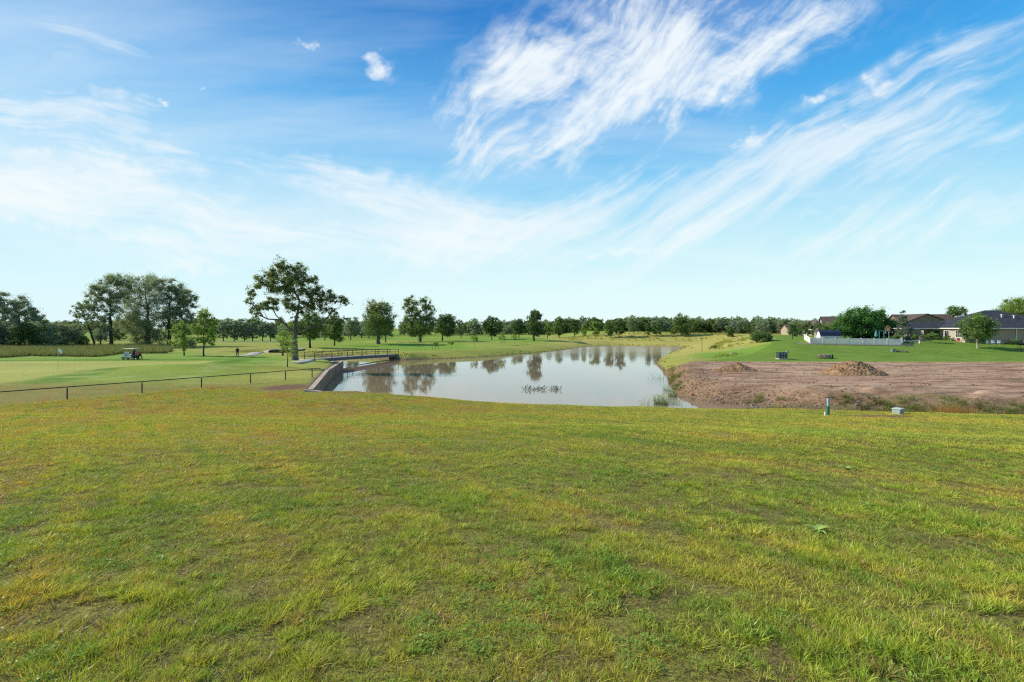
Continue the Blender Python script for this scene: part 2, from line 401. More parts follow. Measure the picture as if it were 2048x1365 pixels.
# a breeze ruffles the far end of the pond
spw = b.n('ShaderNodeSeparateXYZ'); b.put(spw.inputs[0], pos)
ruf = b.ramp(b.math('MULTIPLY_ADD', spw.outputs[1], .0125, b.math('MULTIPLY_ADD', w3, .4, -1.35)), [(.05, 0), (.9, 1)])
hw = b.math('MULTIPLY', hw, b.math('MULTIPLY_ADD', ruf, 4.0, 1.0))
x = b.n('ShaderNodeBsdfPrincipled'); b.put(x.inputs['Base Color'], b.mix(b.noise(b.mapping(pos, scale=(.5, 1, 0)), .05, 4), (.31, .225, .145), (.25, .17, .10)))
b.put(x.inputs['Roughness'], b.math('MULTIPLY_ADD', ruf, .17, .035)); x.inputs['IOR'].default_value = 1.36; x.inputs['Specular IOR Level'].default_value = .62
b.put(x.inputs['Normal'], b.bump(hw, .085, .045)); x.inputs['Specular Tint'].default_value = (1, .93, .86, 1); b.out(x.outputs[0])
WATER = m
bmv = [(px_, py_, WZ) for px_, py_ in POND]
import bmesh
# push the sheet out under the banks (not past the retaining wall)
P = np.array(POND); cen = []
n = len(P)
off = []
for i in range(n):
    e0 = P[i] - P[i - 1]; e1 = P[(i + 1) % n] - P[i]
    n0 = np.array([e0[1], -e0[0]]) / np.hypot(*e0); n1 = np.array([e1[1], -e1[0]]) / np.hypot(*e1)
    nn = n0 + n1; nn /= np.hypot(*nn)
    o_ = .6 if (BW[i] > 1.0 and BW[i - 1] > 1.0) else -.25
    off.append(P[i] + nn * o_)
bm = bmesh.new(); vs = [bm.verts.new((p[0], p[1], WZ)) for p in off]; bm.faces.new(vs)
bmesh.ops.triangulate(bm, faces=bm.faces[:]); bmesh.ops.recalc_face_normals(bm, faces=bm.faces[:])
if bm.faces[:][0].normal.z < 0: bmesh.ops.reverse_faces(bm, faces=bm.faces[:])
me = bpy.data.meshes.new('pond_water'); bm.to_mesh(me); bm.free(); me.materials.append(WATER)
tag(link('pond_water', me), 'still muddy pond water reflecting the trees', 'pond', kind='structure')

# ------------------------------------------------------------------ foliage
def leaf_quads(P, size, seed=0, aspect=2.0, flat=.0, droop=0.0):
    r = np.random.default_rng(seed); n = len(P)
    d = r.normal(size=(n, 3)); d[:, 2] = d[:, 2] * (1 - flat) - droop; d /= np.linalg.norm(d, axis=1)[:, None]
    q = r.normal(size=(n, 3)); q -= (q * d).sum(1)[:, None] * d; q /= np.linalg.norm(q, axis=1)[:, None] + 1e-9
    s = size * r.uniform(.6, 1.35, n)
    a = d * (s * .5)[:, None]; w = q * (s * .5 / aspect)[:, None]; nrm = np.cross(d, q) * (s * .12)[:, None]
    V = np.stack([P - a, P + w + nrm, P + a, P - w + nrm], 1).reshape(-1, 3)
    Fq = np.arange(n * 4).reshape(n, 4)
    return V, Fq
def clump_points(cs, n, seed, gap=.42, sub=.24):
    """cs: (x,y,z,rx,rz) ; points through the clumps' volume with gaps"""
    r = np.random.default_rng(seed); out = []; cid = []
    vol = np.array([q[3] ** 2 * q[4] for q in cs]) ** .8; vol /= vol.sum()
    for i, q in enumerate(cs):
        k = max(20, int(n * vol[i] * 1.7))
        ns = max(6, int(5 + q[3] * 5)); sc_ = r.normal(size=(ns, 3)); sc_ /= np.linalg.norm(sc_, axis=1)[:, None]; sc_ *= (r.uniform(.25, 1, ns) ** .5)[:, None]
        d = sc_[r.integers(0, ns, k)] * .95 + r.normal(size=(k, 3)) * sub * r.uniform(.3, 1.2, (k, 1))
        f = 3.1 / max(q[3], .3)
        g = .5 * vnoise(d[:, 0] * 3.1 + i * 7, d[:, 2] * 3.1 + d[:, 1] * 2.3, seed % 97) + .5 * vnoise(d[:, 1] * 3.3 - i * 3, d[:, 0] * 2.1 - d[:, 2] * 3.7, seed % 89 + 5)
        rr = .72 + .5 * vnoise(d[:, 0] * 2.2 + i * 13, d[:, 1] * 2.2 + d[:, 2] * 2.2, seed % 83)
        p = np.c_[q[0] + d[:, 0] * q[3] * rr, q[1] + d[:, 1] * q[3] * rr, q[2] + d[:, 2] * q[4] * rr]
        kp = g > gap * r.uniform(.75, 1.25, k)
        out.append(p[kp]); cid.append(np.full(kp.sum(), i))
    return np.concatenate(out), np.concatenate(cid)
def auto_clumps(W, zb, zt, seed, shape='round', n=16):
    r = random.Random(seed); cs = []; H = zt - zb
    for i in range(n):
        t = (i + .5) / n; t = min(1, max(0, t + r.uniform(-.08, .08)))
        if shape == 'round': rad = math.sin(math.pi * (.12 + .80 * t)) ** .75
        elif shape == 'cone': rad = (1.02 - t) ** .8 * (1 if t > .1 else .8)
        elif shape == 'oval': rad = math.sin(math.pi * (.15 + .78 * t)) ** .6 * .9
        elif shape == 'vase': rad = .45 + .55 * math.sin(math.pi * (.1 + .75 * t) * .95) if t < .85 else .62
        elif shape == 'dome': rad = math.cos(t * math.pi / 2 * .9) ** .5
        a = i * 2.399 + r.uniform(-.5, .5); q = r.uniform(.35, .72) * rad * W / 2
        cr = W * r.uniform(.15, .235) * (1.0 if shape != 'cone' else max(.45, 1.1 - t * .7))
        cs.append((q * math.cos(a), q * math.sin(a), zb + cr * .7 + t * (H - cr * 1.4), cr, cr * r.uniform(.7, .95)))
    return cs
def tree_meshes(cs, nleaf, lsize, trunk_r, seed, fork=.35, lean=(0, 0), gap=.38, twigs=2, sub=.24, aspect=1.7, droop=0, warmtop=0, limb=1.0, htrunk=None):
    r = random.Random(seed)
    P, cid = clump_points(cs, nleaf, seed, gap, sub)
    V, Fq = leaf_quads(P, lsize, seed, aspect, droop=droop)
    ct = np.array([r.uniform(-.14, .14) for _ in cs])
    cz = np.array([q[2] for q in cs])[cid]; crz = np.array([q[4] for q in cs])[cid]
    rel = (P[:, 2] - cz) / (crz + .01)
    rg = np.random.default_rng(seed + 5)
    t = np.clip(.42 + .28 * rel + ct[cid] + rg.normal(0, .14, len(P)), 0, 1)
    zmax = P[:, 2].max(); zmin = P[:, 2].min()
    wm = (rg.uniform(0, 1, len(P)) < warmtop * np.clip((P[:, 2] - zmin) / (zmax - zmin) * 2 - .9, 0, 1) * (P[:, 0] < (P[:, 0].mean() + P[:, 0].std() * .4))).astype(float)
    crown = dict(v=V, f=Fq, attrs=dict(tint=np.repeat(t, 4), warm=np.repeat(wm, 4)))
    mb = MB(); top = max(q[2] for q in cs); bot = min(q[2] - q[4] for q in cs)
    H = htrunk or (bot + (top - bot) * .55)
    tp = []
    for k in range(7):
        s = k / 6; tp.append(Vector((lean[0] * s * s + r.uniform(-1, 1) * .015 * H * (k > 0), lean[1] * s + r.uniform(-1, 1) * .015 * H * (k > 0), -.25 + (H + .25) * s)))
    mb.tube(tp, [trunk_r * q for q in (1.45, 1.0, .88, .78, .62, .45, .28)], 8)
    def trunk_at(z):
        s = min(1, max(0, (z + .25) / (H + .25))); k = min(5, int(s * 6)); return tp[k].lerp(tp[k + 1], s * 6 - k), trunk_r * (1 - .7 * s)
    nodes = [(tp[k], 0.0 + tp[k].z * .25, -1) for k in range(2, 7) if tp[k].z >= H * fork * .8] or [(tp[3], 0, -1)]
    nt_ = len(nodes); order = sorted(range(len(cs)), key=lambda i_: (Vector(cs[i_][:3]) - tp[3]).length); par = {}; idx = {}
    for i_ in order:
        c_ = Vector(cs[i_][:3]); best = None
        for k, (p, pl, _) in enumerate(nodes):
            L = (c_ - p).length; cost = L + .45 * pl + max(0, p.z - c_.z + .25 * L) * 1.4
            if best is None or cost < best[0]: best = (cost, k, L)
        idx[i_] = len(nodes); par[i_] = best[1]; nodes.append((c_, nodes[best[1]][1] + best[2], i_))
    cnt = {i_: 1 for i_ in order}; inv = {v: k for k, v in idx.items()}
    for i_ in reversed(order):
        if par[i_] in inv: cnt[inv[par[i_]]] += cnt[i_]
    tot = max(1, len(cs))
    for i_ in order:
        c_ = Vector(cs[i_][:3]); p0 = nodes[par[i_]][0]; L = (c_ - p0).length; r0 = trunk_r * .62 * (cnt[i_] / tot) ** .5 * limb; r1 = r0 * (.78 if cnt[i_] > 1 else .3)
        m1 = p0.lerp(c_, .5) + Vector([r.uniform(-.09, .09) * L for _ in range(3)]) - Vector((0, 0, .04 * L))
        mb.tube([p0, m1, c_], [r0, (r0 + r1) / 2, r1], 5, False)
        q = cs[i_]
        for _ in range(twigs):
            e = c_ + Vector((r.uniform(-1, 1) * q[3], r.uniform(-1, 1) * q[3], r.uniform(-.6, .9) * q[4])); st_ = m1 if _ % 2 else c_
            mb.tube([st_, st_.lerp(e, .5) + Vector((0, 0, .05 * L)), e], [r1 * .6, r1 * .4, r1 * .15], 4, False)
    return crown, mb
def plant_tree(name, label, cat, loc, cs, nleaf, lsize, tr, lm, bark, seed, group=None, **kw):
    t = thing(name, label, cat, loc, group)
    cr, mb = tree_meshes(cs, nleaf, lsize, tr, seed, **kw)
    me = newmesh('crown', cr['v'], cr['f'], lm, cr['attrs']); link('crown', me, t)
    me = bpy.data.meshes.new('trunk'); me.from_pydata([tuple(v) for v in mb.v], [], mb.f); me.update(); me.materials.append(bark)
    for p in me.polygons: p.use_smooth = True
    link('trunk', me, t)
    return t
def px_tree(label, bx, by, x0, x1, ytop, ybot, lm, shape='round', seed=0, n=16, dens=1.0, bark=BARKD, d=None, name='tree', cat='tree', group=None, tr=None, aspect=1.7, leaf=None, clumps=None, cf=1.22, **kw):
    """a tree whose foot stands where (bx,by) meets the ground; crown box given in photograph pixels at its own distance"""
    if d is None: X, Y, Z = hit(bx, by)
    else: Y = d; X = (bx - 1024) / F * d; Z = T(X, Y)
    k = Y / F
    zf = lambda py: (HY - py) * k - Z
    W = (x1 - x0) * k; zb = zf(ybot); zt = zf(ytop); ox = ((x0 + x1) / 2 - bx) * k
    if clumps: cs = [((cx_ - bx) * k, random.Random(seed + i).uniform(-.8, .8) * cr_ * k * (1.1 if len(q_) < 1 else q_[0]), zf(cy_), cr_ * k * cf, cr_ * k * .85 * cf) for i, (cx_, cy_, cr_, *q_) in enumerate([(c_ + (1.1,))[:4] for c_ in clumps])]
    else: cs = [(a + ox, b_, c_, d_, e_) for a, b_, c_, d_, e_ in auto_clumps(W, zb, zt, seed, shape, n)]
    ls = leaf or max(.16, Y * .0022)
    area = W * (zt - zb) * 1.0
    nl = int(min(36000, max(300, dens * 6.5 * area / (ls * ls * .5))))
    return plant_tree(name, label, cat, (X, Y, Z), cs, nl, ls, tr or max(.09, (zt) * .022), lm, bark, seed + 100, group, aspect=aspect, **kw)

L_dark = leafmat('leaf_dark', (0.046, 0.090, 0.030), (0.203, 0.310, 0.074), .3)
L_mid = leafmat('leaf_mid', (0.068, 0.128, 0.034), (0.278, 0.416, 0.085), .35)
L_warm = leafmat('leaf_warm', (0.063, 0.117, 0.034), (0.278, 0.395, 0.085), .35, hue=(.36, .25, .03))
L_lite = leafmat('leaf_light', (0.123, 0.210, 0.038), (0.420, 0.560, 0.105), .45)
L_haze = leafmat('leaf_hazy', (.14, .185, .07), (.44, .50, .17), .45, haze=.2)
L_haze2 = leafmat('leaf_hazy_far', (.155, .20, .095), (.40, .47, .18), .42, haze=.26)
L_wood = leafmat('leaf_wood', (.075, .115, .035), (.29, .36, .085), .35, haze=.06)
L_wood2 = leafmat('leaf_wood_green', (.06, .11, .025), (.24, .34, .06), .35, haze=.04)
L_grey = leafmat('leaf_greyish', (0.088, 0.123, 0.079), (0.298, 0.367, 0.228), .25)
L_will = leafmat('leaf_willow', (0.038, 0.105, 0.032), (0.175, 0.420, 0.061), .3)

L_lone = leafmat('leaf_lone', (.11, .15, .045), (.36, .43, .13), .5)
# the lone cottonwood by the bridge
lone = [(520,568,14),(505,585,11),(500,603,9),(548,545,17),(562,530,14),(530,556,14),(578,560,20),(600,545,17),(560,575,20),(590,585,20),(612,565,18),(628,582,17),(640,600,14),(620,606,16),
        (655,590,13),(668,600,13),(684,600,11),(690,606,7),(650,618,12),(600,620,13),(572,605,15),(545,600,13),(530,612,12),(512,618,10),(503,622,7),(520,630,8),(545,618,9),(590,640,8),(603,655,9),(578,540,12),
        (665,622,8),(640,650,6),(672,632,7),(690,640,6),(600,530,7),(560,640,6),(585,615,12),(630,560,10)]
px_tree('tall lone cottonwood with an open crown and pale trunk beside the footbridge', 590, 721, 490, 697, 520, 660, L_lone, clumps=[(a,b_,c_*.98) for a,b_,c_ in lone], seed=3, dens=.52, cf=1.10, bark=BARK, tr=.42, gap=.40, twigs=5, limb=1.3, sub=.25, fork=.34, leaf=.21, lean=(.6, 0), name='cottonwood_tree', aspect=1.6, htrunk=9.5)
px_tree('thin staked young tree in front of the tall cottonwood', 575, 734.5, 552, 602, 668, 715, L_lite, seed=5, n=12, dens=.35, tr=.07, leaf=.19, gap=.5, name='young_tree')
px_tree('pale weeping tree behind the tall cottonwood trunk', 566, 712, 548, 600, 640, 700, L_lite, seed=8, n=12, dens=.55, tr=.16, droop=.9, name='willow_tree', aspect=3)
# trees right of it, on the fairway
px_tree('round dark tree on the fairway just right of the cottonwood trunk', 620, 696.5, 594, 652, 622, 682, L_mid, seed=12, n=18, bark=BARKD, tr=.28)
px_tree('dark tree behind the middle of the footbridge', 669, 692, 648, 692, 628, 684, L_mid, 'oval', seed=13, n=16)
px_tree('dim tree between the footbridge and the orange tinted tree', 701.5, 680, 686, 722, 632, 672, L_haze, seed=14, n=14)
px_tree('slim tree far behind the footbridge rail', 650, 681, 636, 664, 632, 672, L_haze, seed=15, n=10)
px_tree('large broad tree with an orange tinted top beyond the footbridge', 756.5, 688.5, 716, 796, 597, 676, L_warm, 'vase', seed=16, n=26, dens=.85, bark=BARK, tr=.55, warmtop=.75, gap=.44)
px_tree('small tree tucked behind the right side of the orange tinted tree', 771.5, 685, 758, 790, 632, 674, L_mid, seed=17, n=10)
px_tree('tall two lobed tree with a notch in its crown', 840, 684, 803, 871, 592, 674, L_warm, clumps=[(822,608,12),(815,620,10),(820,640,13),(815,656,10),(830,625,12),(850,608,11),(858,620,11),(862,635,10),(850,640,14),(835,650,15),(858,655,12),(820,600,8),(848,598,7),(842,662,13),(826,664,10),(866,650,6)], seed=18, dens=1.0, bark=BARK, tr=.5, warmtop=.35, gap=.4)
px_tree('round dark tree right of the two lobed tree', 885, 682, 865, 917, 625, 676, L_dark, 'round', seed=19, n=18, tr=.3)
px_tree('dim tree behind the round dark tree', 922, 676, 905, 932, 639, 672, L_haze, seed=20, n=10)
px_tree('spreading dark tree on the fairway above the far pond bank', 983.5, 680, 961, 1005, 632, 674, L_dark, seed=21, n=16)
px_tree('dark tree left of the pointed oval tree', 1038, 676.5, 1021, 1054, 636, 671, L_dark, seed=22, n=14)
px_tree('pointed oval tree tallest above the middle of the pond', 1068, 682, 1050, 1091, 619, 676, L_dark, 'oval', seed=23, n=20, tr=.36)
for i, (bx, by, x0, x1, yt, yb, l_, lab) in enumerate([
        (1095,677,1088,1107,644,672,L_lite,'small yellow green tree right of the pointed oval tree'), (1118,675,1103,1131,633,671,L_mid,'tall narrow tree in the middle of the far fairway row'),
        (1149,674,1136,1163,637,670,L_dark,'round dark tree third from the right of the fairway row'), (1166,674.5,1159,1176,647,671,L_lite,'small light tree beside the round dark one on the far fairway'),
        (1190,674,1176,1204,641,670,L_lite,'yellow green round tree at the far edge of the fairway'), (1221.5,676,1204,1233,640,671,L_mid,'left tree of the close pair on the far fairway'),
        (1238,677,1225,1253,637,671,L_dark,'dark right tree of the close pair on the far fairway'), (1296,673.5,1287,1305,646,671,L_dark,'small dark tree beyond the far end of the pond'),
        (1314,673,1303,1326,645,670,L_mid,'bushy tree next to the small dark tree beyond the pond end'), (1460,675,1449,1471,654,675,L_dark,'small rounded evergreen in the dry grass'),
        (1585,679,1574,1597,647,674,L_dark,'dark young tree on the lawn left of the white fence'), (1615,676,1605,1626,641,672,L_dark,'dark young tree just above the left end of the white fence')]):
    px_tree(lab, bx, by, x0, x1, yt, yb, l_, ('round', 'oval')[i % 2], seed=40 + i, n=11, group=None)
px_tree('broad bushy tree standing highest in the far treeline', 1362, 672, 1340, 1384, 628, 671, L_mid, 'dome', seed=60, n=18)
# dark row behind the golfer
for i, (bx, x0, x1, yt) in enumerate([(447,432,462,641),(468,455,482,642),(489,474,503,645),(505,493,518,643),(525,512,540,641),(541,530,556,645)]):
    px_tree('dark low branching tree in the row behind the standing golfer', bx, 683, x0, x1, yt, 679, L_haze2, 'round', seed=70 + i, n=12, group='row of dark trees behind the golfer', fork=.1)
# left hand wood
def LT(label, bx, by, clumps, seed, lm, dens=.75, **kw):
    xs = [c_[0] for c_ in clumps]; ys = [c_[1] for c_ in clumps]; rs = [c_[2] for c_ in clumps]
    px_tree(label, bx, by, min(a - r_ for a, r_ in zip(xs, rs)), max(a + r_ for a, r_ in zip(xs, rs)), min(a - r_ for a, r_ in zip(ys, rs)), max(a + r_ for a, r_ in zip(ys, rs)), lm, clumps=clumps, seed=seed, dens=dens, name='cottonwood_tree', **kw)
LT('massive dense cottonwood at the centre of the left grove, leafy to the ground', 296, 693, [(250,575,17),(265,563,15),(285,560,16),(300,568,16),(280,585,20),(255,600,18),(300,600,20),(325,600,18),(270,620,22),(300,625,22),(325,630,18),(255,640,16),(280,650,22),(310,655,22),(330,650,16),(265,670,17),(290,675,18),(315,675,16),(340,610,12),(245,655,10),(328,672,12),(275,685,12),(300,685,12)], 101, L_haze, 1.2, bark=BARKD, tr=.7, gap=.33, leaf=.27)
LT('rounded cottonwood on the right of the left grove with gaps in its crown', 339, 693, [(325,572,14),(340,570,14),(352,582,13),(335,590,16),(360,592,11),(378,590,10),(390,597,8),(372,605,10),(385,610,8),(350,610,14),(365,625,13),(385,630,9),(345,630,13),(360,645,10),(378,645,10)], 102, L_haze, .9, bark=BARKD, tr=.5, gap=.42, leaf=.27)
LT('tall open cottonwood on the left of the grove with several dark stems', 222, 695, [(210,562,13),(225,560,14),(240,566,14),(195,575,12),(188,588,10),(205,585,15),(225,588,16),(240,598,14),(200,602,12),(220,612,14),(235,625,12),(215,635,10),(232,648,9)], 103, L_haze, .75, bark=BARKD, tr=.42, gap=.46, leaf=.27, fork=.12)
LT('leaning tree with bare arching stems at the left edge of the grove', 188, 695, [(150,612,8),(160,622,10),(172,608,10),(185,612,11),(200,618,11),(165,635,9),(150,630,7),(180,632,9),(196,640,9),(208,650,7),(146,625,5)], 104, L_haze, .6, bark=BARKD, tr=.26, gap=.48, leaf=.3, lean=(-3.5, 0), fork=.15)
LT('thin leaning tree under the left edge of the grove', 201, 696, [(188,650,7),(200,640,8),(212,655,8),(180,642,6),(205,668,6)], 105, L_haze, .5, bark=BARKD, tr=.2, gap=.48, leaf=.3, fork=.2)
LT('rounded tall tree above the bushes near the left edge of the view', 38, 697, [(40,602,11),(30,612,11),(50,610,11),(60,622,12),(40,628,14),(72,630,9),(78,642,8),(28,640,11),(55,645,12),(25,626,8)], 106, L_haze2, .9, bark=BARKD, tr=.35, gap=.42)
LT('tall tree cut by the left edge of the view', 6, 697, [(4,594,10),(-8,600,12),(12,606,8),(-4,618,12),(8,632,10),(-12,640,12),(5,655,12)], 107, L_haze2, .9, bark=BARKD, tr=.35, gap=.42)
for i, (bx, x0, x1, yt, l_, lab) in enumerate([(50,22,82,643,L_dark,'dark bushy tree under the tall trees at far left'), (95,72,112,652,L_mid,'light green bushy tree between the dark bushes at far left'),
        (125,95,163,643,L_haze,'broad green bush left of the grove behind the tall grass'), (10,-18,32,648,L_haze2,'dark bush below the tall tree at the left edge'), (-45,-80,-10,630,L_haze2,'bushy tree past the left edge of the view'), (166,152,180,672,L_mid,'low green bush at the foot of the leaning trees'), (372,355,392,672,L_haze,'brushy shrub behind the two young trees')]):
    px_tree(lab, bx, 697, x0, x1, yt, 697, l_, 'dome', seed=120 + i, n=16, name='bushy_tree', fork=.05)
px_tree('left one of the two young bright trees by the cart path', 368, 712, 339, 384, 643, 700, L_lite, 'oval', seed=131, n=18, dens=.7, leaf=.24, tr=.12, name='young_tree')
px_tree('taller right one of the two young bright trees', 408, 713.5, 384, 434, 620, 694, L_lite, 'oval', seed=132, n=20, dens=.75, leaf=.24, tr=.14, name='young_tree')
# by the houses
will = [(1690,650,16),(1700,640,16),(1715,632,14),(1735,628,14),(1755,632,14),(1770,640,14),(1785,650,13),(1790,662,9),(1700,660,16),(1720,655,20),(1745,650,20),(1765,660,18),(1680,664,10),(1735,668,15),(1780,668,10),(1705,668,12),(1725,640,14),(1750,640,16)]
px_tree('huge rounded dark green willow behind the white fence', 1732, 679, 1671, 1798, 616, 679, L_will, clumps=will, seed=140, dens=1.5, d=118, tr=.5, gap=.25, leaf=.34, name='willow_tree', droop=.5)
px_tree('ragged grey green spruce right of the willow', 1806, 680, 1786, 1826, 619, 679, L_grey, 'cone', seed=141, n=24, dens=.9, d=108, gap=.45, name='spruce_tree')
px_tree('leafy tree rising behind the grey hipped roof house', 1910, 668, 1887, 1933, 611, 662, L_mid, seed=142, n=16, d=150)
px_tree('large tree at the right edge behind the grey hipped roof', 2040, 668, 1996, 2085, 591, 662, L_lite, 'dome', seed=143, n=24, d=150)
px_tree('multi stemmed pale barked tree standing on the lawn before the grey house', 1955, 697.5, 1917, 1990, 627, 684, L_mid, seed=144, n=22, bark=BARKW, d=None, tr=.17, fork=.12, leaf=.24, dens=.95, gap=.36, name='birch_tree', lean=(-.3,0))
px_tree('small crooked ornamental tree left of the pale barked tree', 1862, 686.5, 1847, 1880, 666, 680, L_mid, 'dome', seed=145, n=10, leaf=.22, tr=.1, name='small_tree', fork=.3, bark=BARKW)
px_tree('dark broad shrub standing alone on the lawn edge', 1520, 685, 1497, 1546, 664, 686, L_dark, 'dome', seed=146, n=16, dens=1.3, gap=.3, name='shrub', cat='shrub', fork=.02)
px_tree('little shrub left of the lawn beside the dry grass', 1429, 697.5, 1423, 1435, 690, 699, L_dark, 'dome', seed=147, n=6, name='shrub', cat='shrub', fork=.02, tr=.04)
for i, (bx, by, yt, w_, lab) in enumerate([(871,700.5,683,9,'staked sapling on the far bank nearest the two lobed tree'), (902,698.5,681,8,'staked sapling on the far bank below the round dark tree'),
        (949,694,667,11,'leafy sapling on the far bank with its own reflection'), (1005,691,664,10,'bare topped sapling inside a stake frame'), (1029,688,668,9,'small leaning sapling right of the stake frame')]):
    px_tree(lab, bx, by, bx - w_, bx + w_, yt, by - 8, L_lite, 'oval', seed=150 + i, n=6, dens=.35, tr=.04, name='sapling', cat='sapling', leaf=.25)

# far woods: one mass of many trees
def proto_tree(seed, lm, W=9, H=10):
    cs = auto_clumps(W, .4, H, seed, 'dome' if seed % 2 else 'round', 13)
    cr, mb = tree_meshes(cs, 900, .95, .25, seed, gap=.32, twigs=0, fork=.1)
    n0 = len(cr['v']); tv = np.array([tuple(v) for v in mb.v]); 
    me = bpy.data.meshes.new('wood_tree'); me.from_pydata([tuple(v) for v in np.concatenate([cr['v'], tv])], [], [tuple(f) for f in cr['f']] + [tuple(i + n0 for i in f) for f in mb.f])
    me.materials.append(lm); me.materials.append(BARKD)
    mi = np.zeros(len(me.polygons), np.int32); mi[len(cr['f']):] = 1; me.polygons.foreach_set('material_index', mi)
    a = me.attributes.new('tint', 'FLOAT', 'POINT'); a.data.foreach_set('value', np.concatenate([cr['attrs']['tint'], np.zeros(len(tv))]).astype(np.float32))
    me.update(); return bpy.data.objects.new('wood_tree', me)
def scatter(name, label, cat, P, S, Rz, I, objs, kind='stuff', tilt=None):
    """one object: geometry nodes put the prototypes on a cloud of points"""
    col = bpy.data.collections.new(name + '_kinds')
    for i, o in enumerate(objs): o.name = '%s_kind_%02d' % (name, i); col.objects.link(o)
    me = bpy.data.meshes.new(name); n = len(P); me.vertices.add(n); me.vertices.foreach_set('co', np.asarray(P, np.float32).ravel())
    a = me.attributes.new('sc', 'FLOAT_VECTOR', 'POINT'); S = np.asarray(S, np.float32); S = np.repeat(S[:, None], 3, 1) if S.ndim == 1 else S; a.data.foreach_set('vector', S.ravel())
    rot = np.zeros((n, 3), np.float32); rot[:, 2] = Rz
    if tilt is not None: rot[:, :2] = tilt
    a = me.attributes.new('ro', 'FLOAT_VECTOR', 'POINT'); a.data.foreach_set('vector', rot.ravel())
    a = me.attributes.new('id_', 'INT', 'POINT'); a.data.foreach_set('value', np.asarray(I, np.int32))
    o = link(name, me); tag(o, label, cat, kind=kind)
    ng = bpy.data.node_groups.new(name, 'GeometryNodeTree')
    ng.interface.new_socket('Geometry', in_out='INPUT', socket_type='NodeSocketGeometry'); ng.interface.new_socket('Geometry', in_out='OUTPUT', socket_type='NodeSocketGeometry')
    N = ng.nodes; gi = N.new('NodeGroupInput'); go = N.new('NodeGroupOutput'); ip = N.new('GeometryNodeInstanceOnPoints'); ci = N.new('GeometryNodeCollectionInfo')
    ci.inputs['Collection'].default_value = col; ci.inputs['Separate Children'].default_value = True; ci.inputs['Reset Children'].default_value = True
    def na(nm, ty):
        q = N.new('GeometryNodeInputNamedAttribute'); q.data_type = ty; q.inputs[0].default_value = nm; return q.outputs[0]
    Lk = ng.links.new
    e2r = N.new('FunctionNodeEulerToRotation'); Lk(na('ro', 'FLOAT_VECTOR'), e2r.inputs[0])
    Lk(gi.outputs[0], ip.inputs['Points']); Lk(ci.outputs[0], ip.inputs['Instance']); ip.inputs['Pick Instance'].default_value = True
    Lk(na('id_', 'INT'), ip.inputs['Instance Index']); Lk(e2r.outputs[0], ip.inputs['Rotation']); Lk(na('sc', 'FLOAT_VECTOR'), ip.inputs['Scale'])
    Lk(ip.outputs[0], go.inputs[0])
    md = o.modifiers.new('scatter', 'NODES'); md.node_group = ng
    return o
woods = [proto_tree(900 + i, [L_haze2, L_wood, L_wood2, L_haze, L_wood, L_wood2][i % 6]) for i in range(6)]
P_ = []; S_ = []; I_ = []
def belt(px0, px1, d0, d1, n, h0, h1, kinds):
    for _ in range(n):
        px_ = random.uniform(px0, px1); d_ = random.uniform(d0, d1); x_ = (px_ - 1024) / F * d_
        P_.append((x_, d_, T(x_, d_) - .3)); s_ = random.uniform(h0, h1) / 10; S_.append((s_ * random.uniform(.9, 1.5), s_ * random.uniform(.9, 1.5), s_)); I_.append(random.choice(kinds))
belt(-400, 440, 430, 620, 90, 10, 17, [0, 1, 4, 5]); belt(380, 760, 330, 420, 55, 9, 14, [0, 1, 5]); belt(600, 960, 300, 420, 60, 7, 12, [0, 1, 3])
belt(940, 1340, 360, 450, 110, 8, 13, [0, 1, 2, 3, 4]); belt(1240, 1480, 300, 360, 70, 7, 11, [2, 3, 0, 4]); belt(1370, 1660, 215, 270, 90, 4.5, 8.2, [2, 3, 0, 5]); belt(1640, 2500, 220, 300, 90, 5, 8, [2, 3, 0])
belt(560, 760, 240, 300, 18, 7, 10, [0, 3]); belt(1440, 1660, 190, 215, 22, 4, 7, [2, 3, 0]); belt(-600, 260, 165, 240, 60, 5, 9, [0, 1, 3])
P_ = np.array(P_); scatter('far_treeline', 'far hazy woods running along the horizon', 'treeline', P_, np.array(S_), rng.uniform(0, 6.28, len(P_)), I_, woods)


# ------------------------------------------------------------------ grass
def tuft(seed, nb, rad, h0, h1, width, spread=.6, seg=2, curl=.5):
    r = np.random.default_rng(seed); V = []; Q = []; tint = []; hh = []
    for i in range(nb):
        a = r.uniform(0, 6.283); q = rad * math.sqrt(r.uniform()); x, y = q * math.cos(a), q * math.sin(a)
        h = r.uniform(h0, h1); la = a + r.normal(0, .8); ln = spread * h * r.uniform(.2, 1.2); w = width * r.uniform(.6, 1.3)
        px_, py_ = -math.sin(la) , math.cos(la); fa = r.uniform(0, 6.283); px_, py_ = math.cos(fa), math.sin(fa)
        t_ = r.uniform(); b0 = len(V)
        for k in range(seg + 1):
            s_ = k / seg; ww = w * (1 - s_ ** 1.6 * .85) / 2; o = ln * s_ ** 1.7; zz = h * (s_ - curl * s_ * s_ * .5 * ln / h)
            for sg in (-1, 1):
                V.append((x + math.cos(la) * o + sg * px_ * ww, y + math.sin(la) * o + sg * py_ * ww, zz - .01)); tint.append(t_); hh.append(s_)
        for k in range(seg): Q.append((b0 + 2 * k, b0 + 2 * k + 1, b0 + 2 * k + 3, b0 + 2 * k + 2))
    return np.array(V), np.array(Q), np.array(tint), np.array(hh)
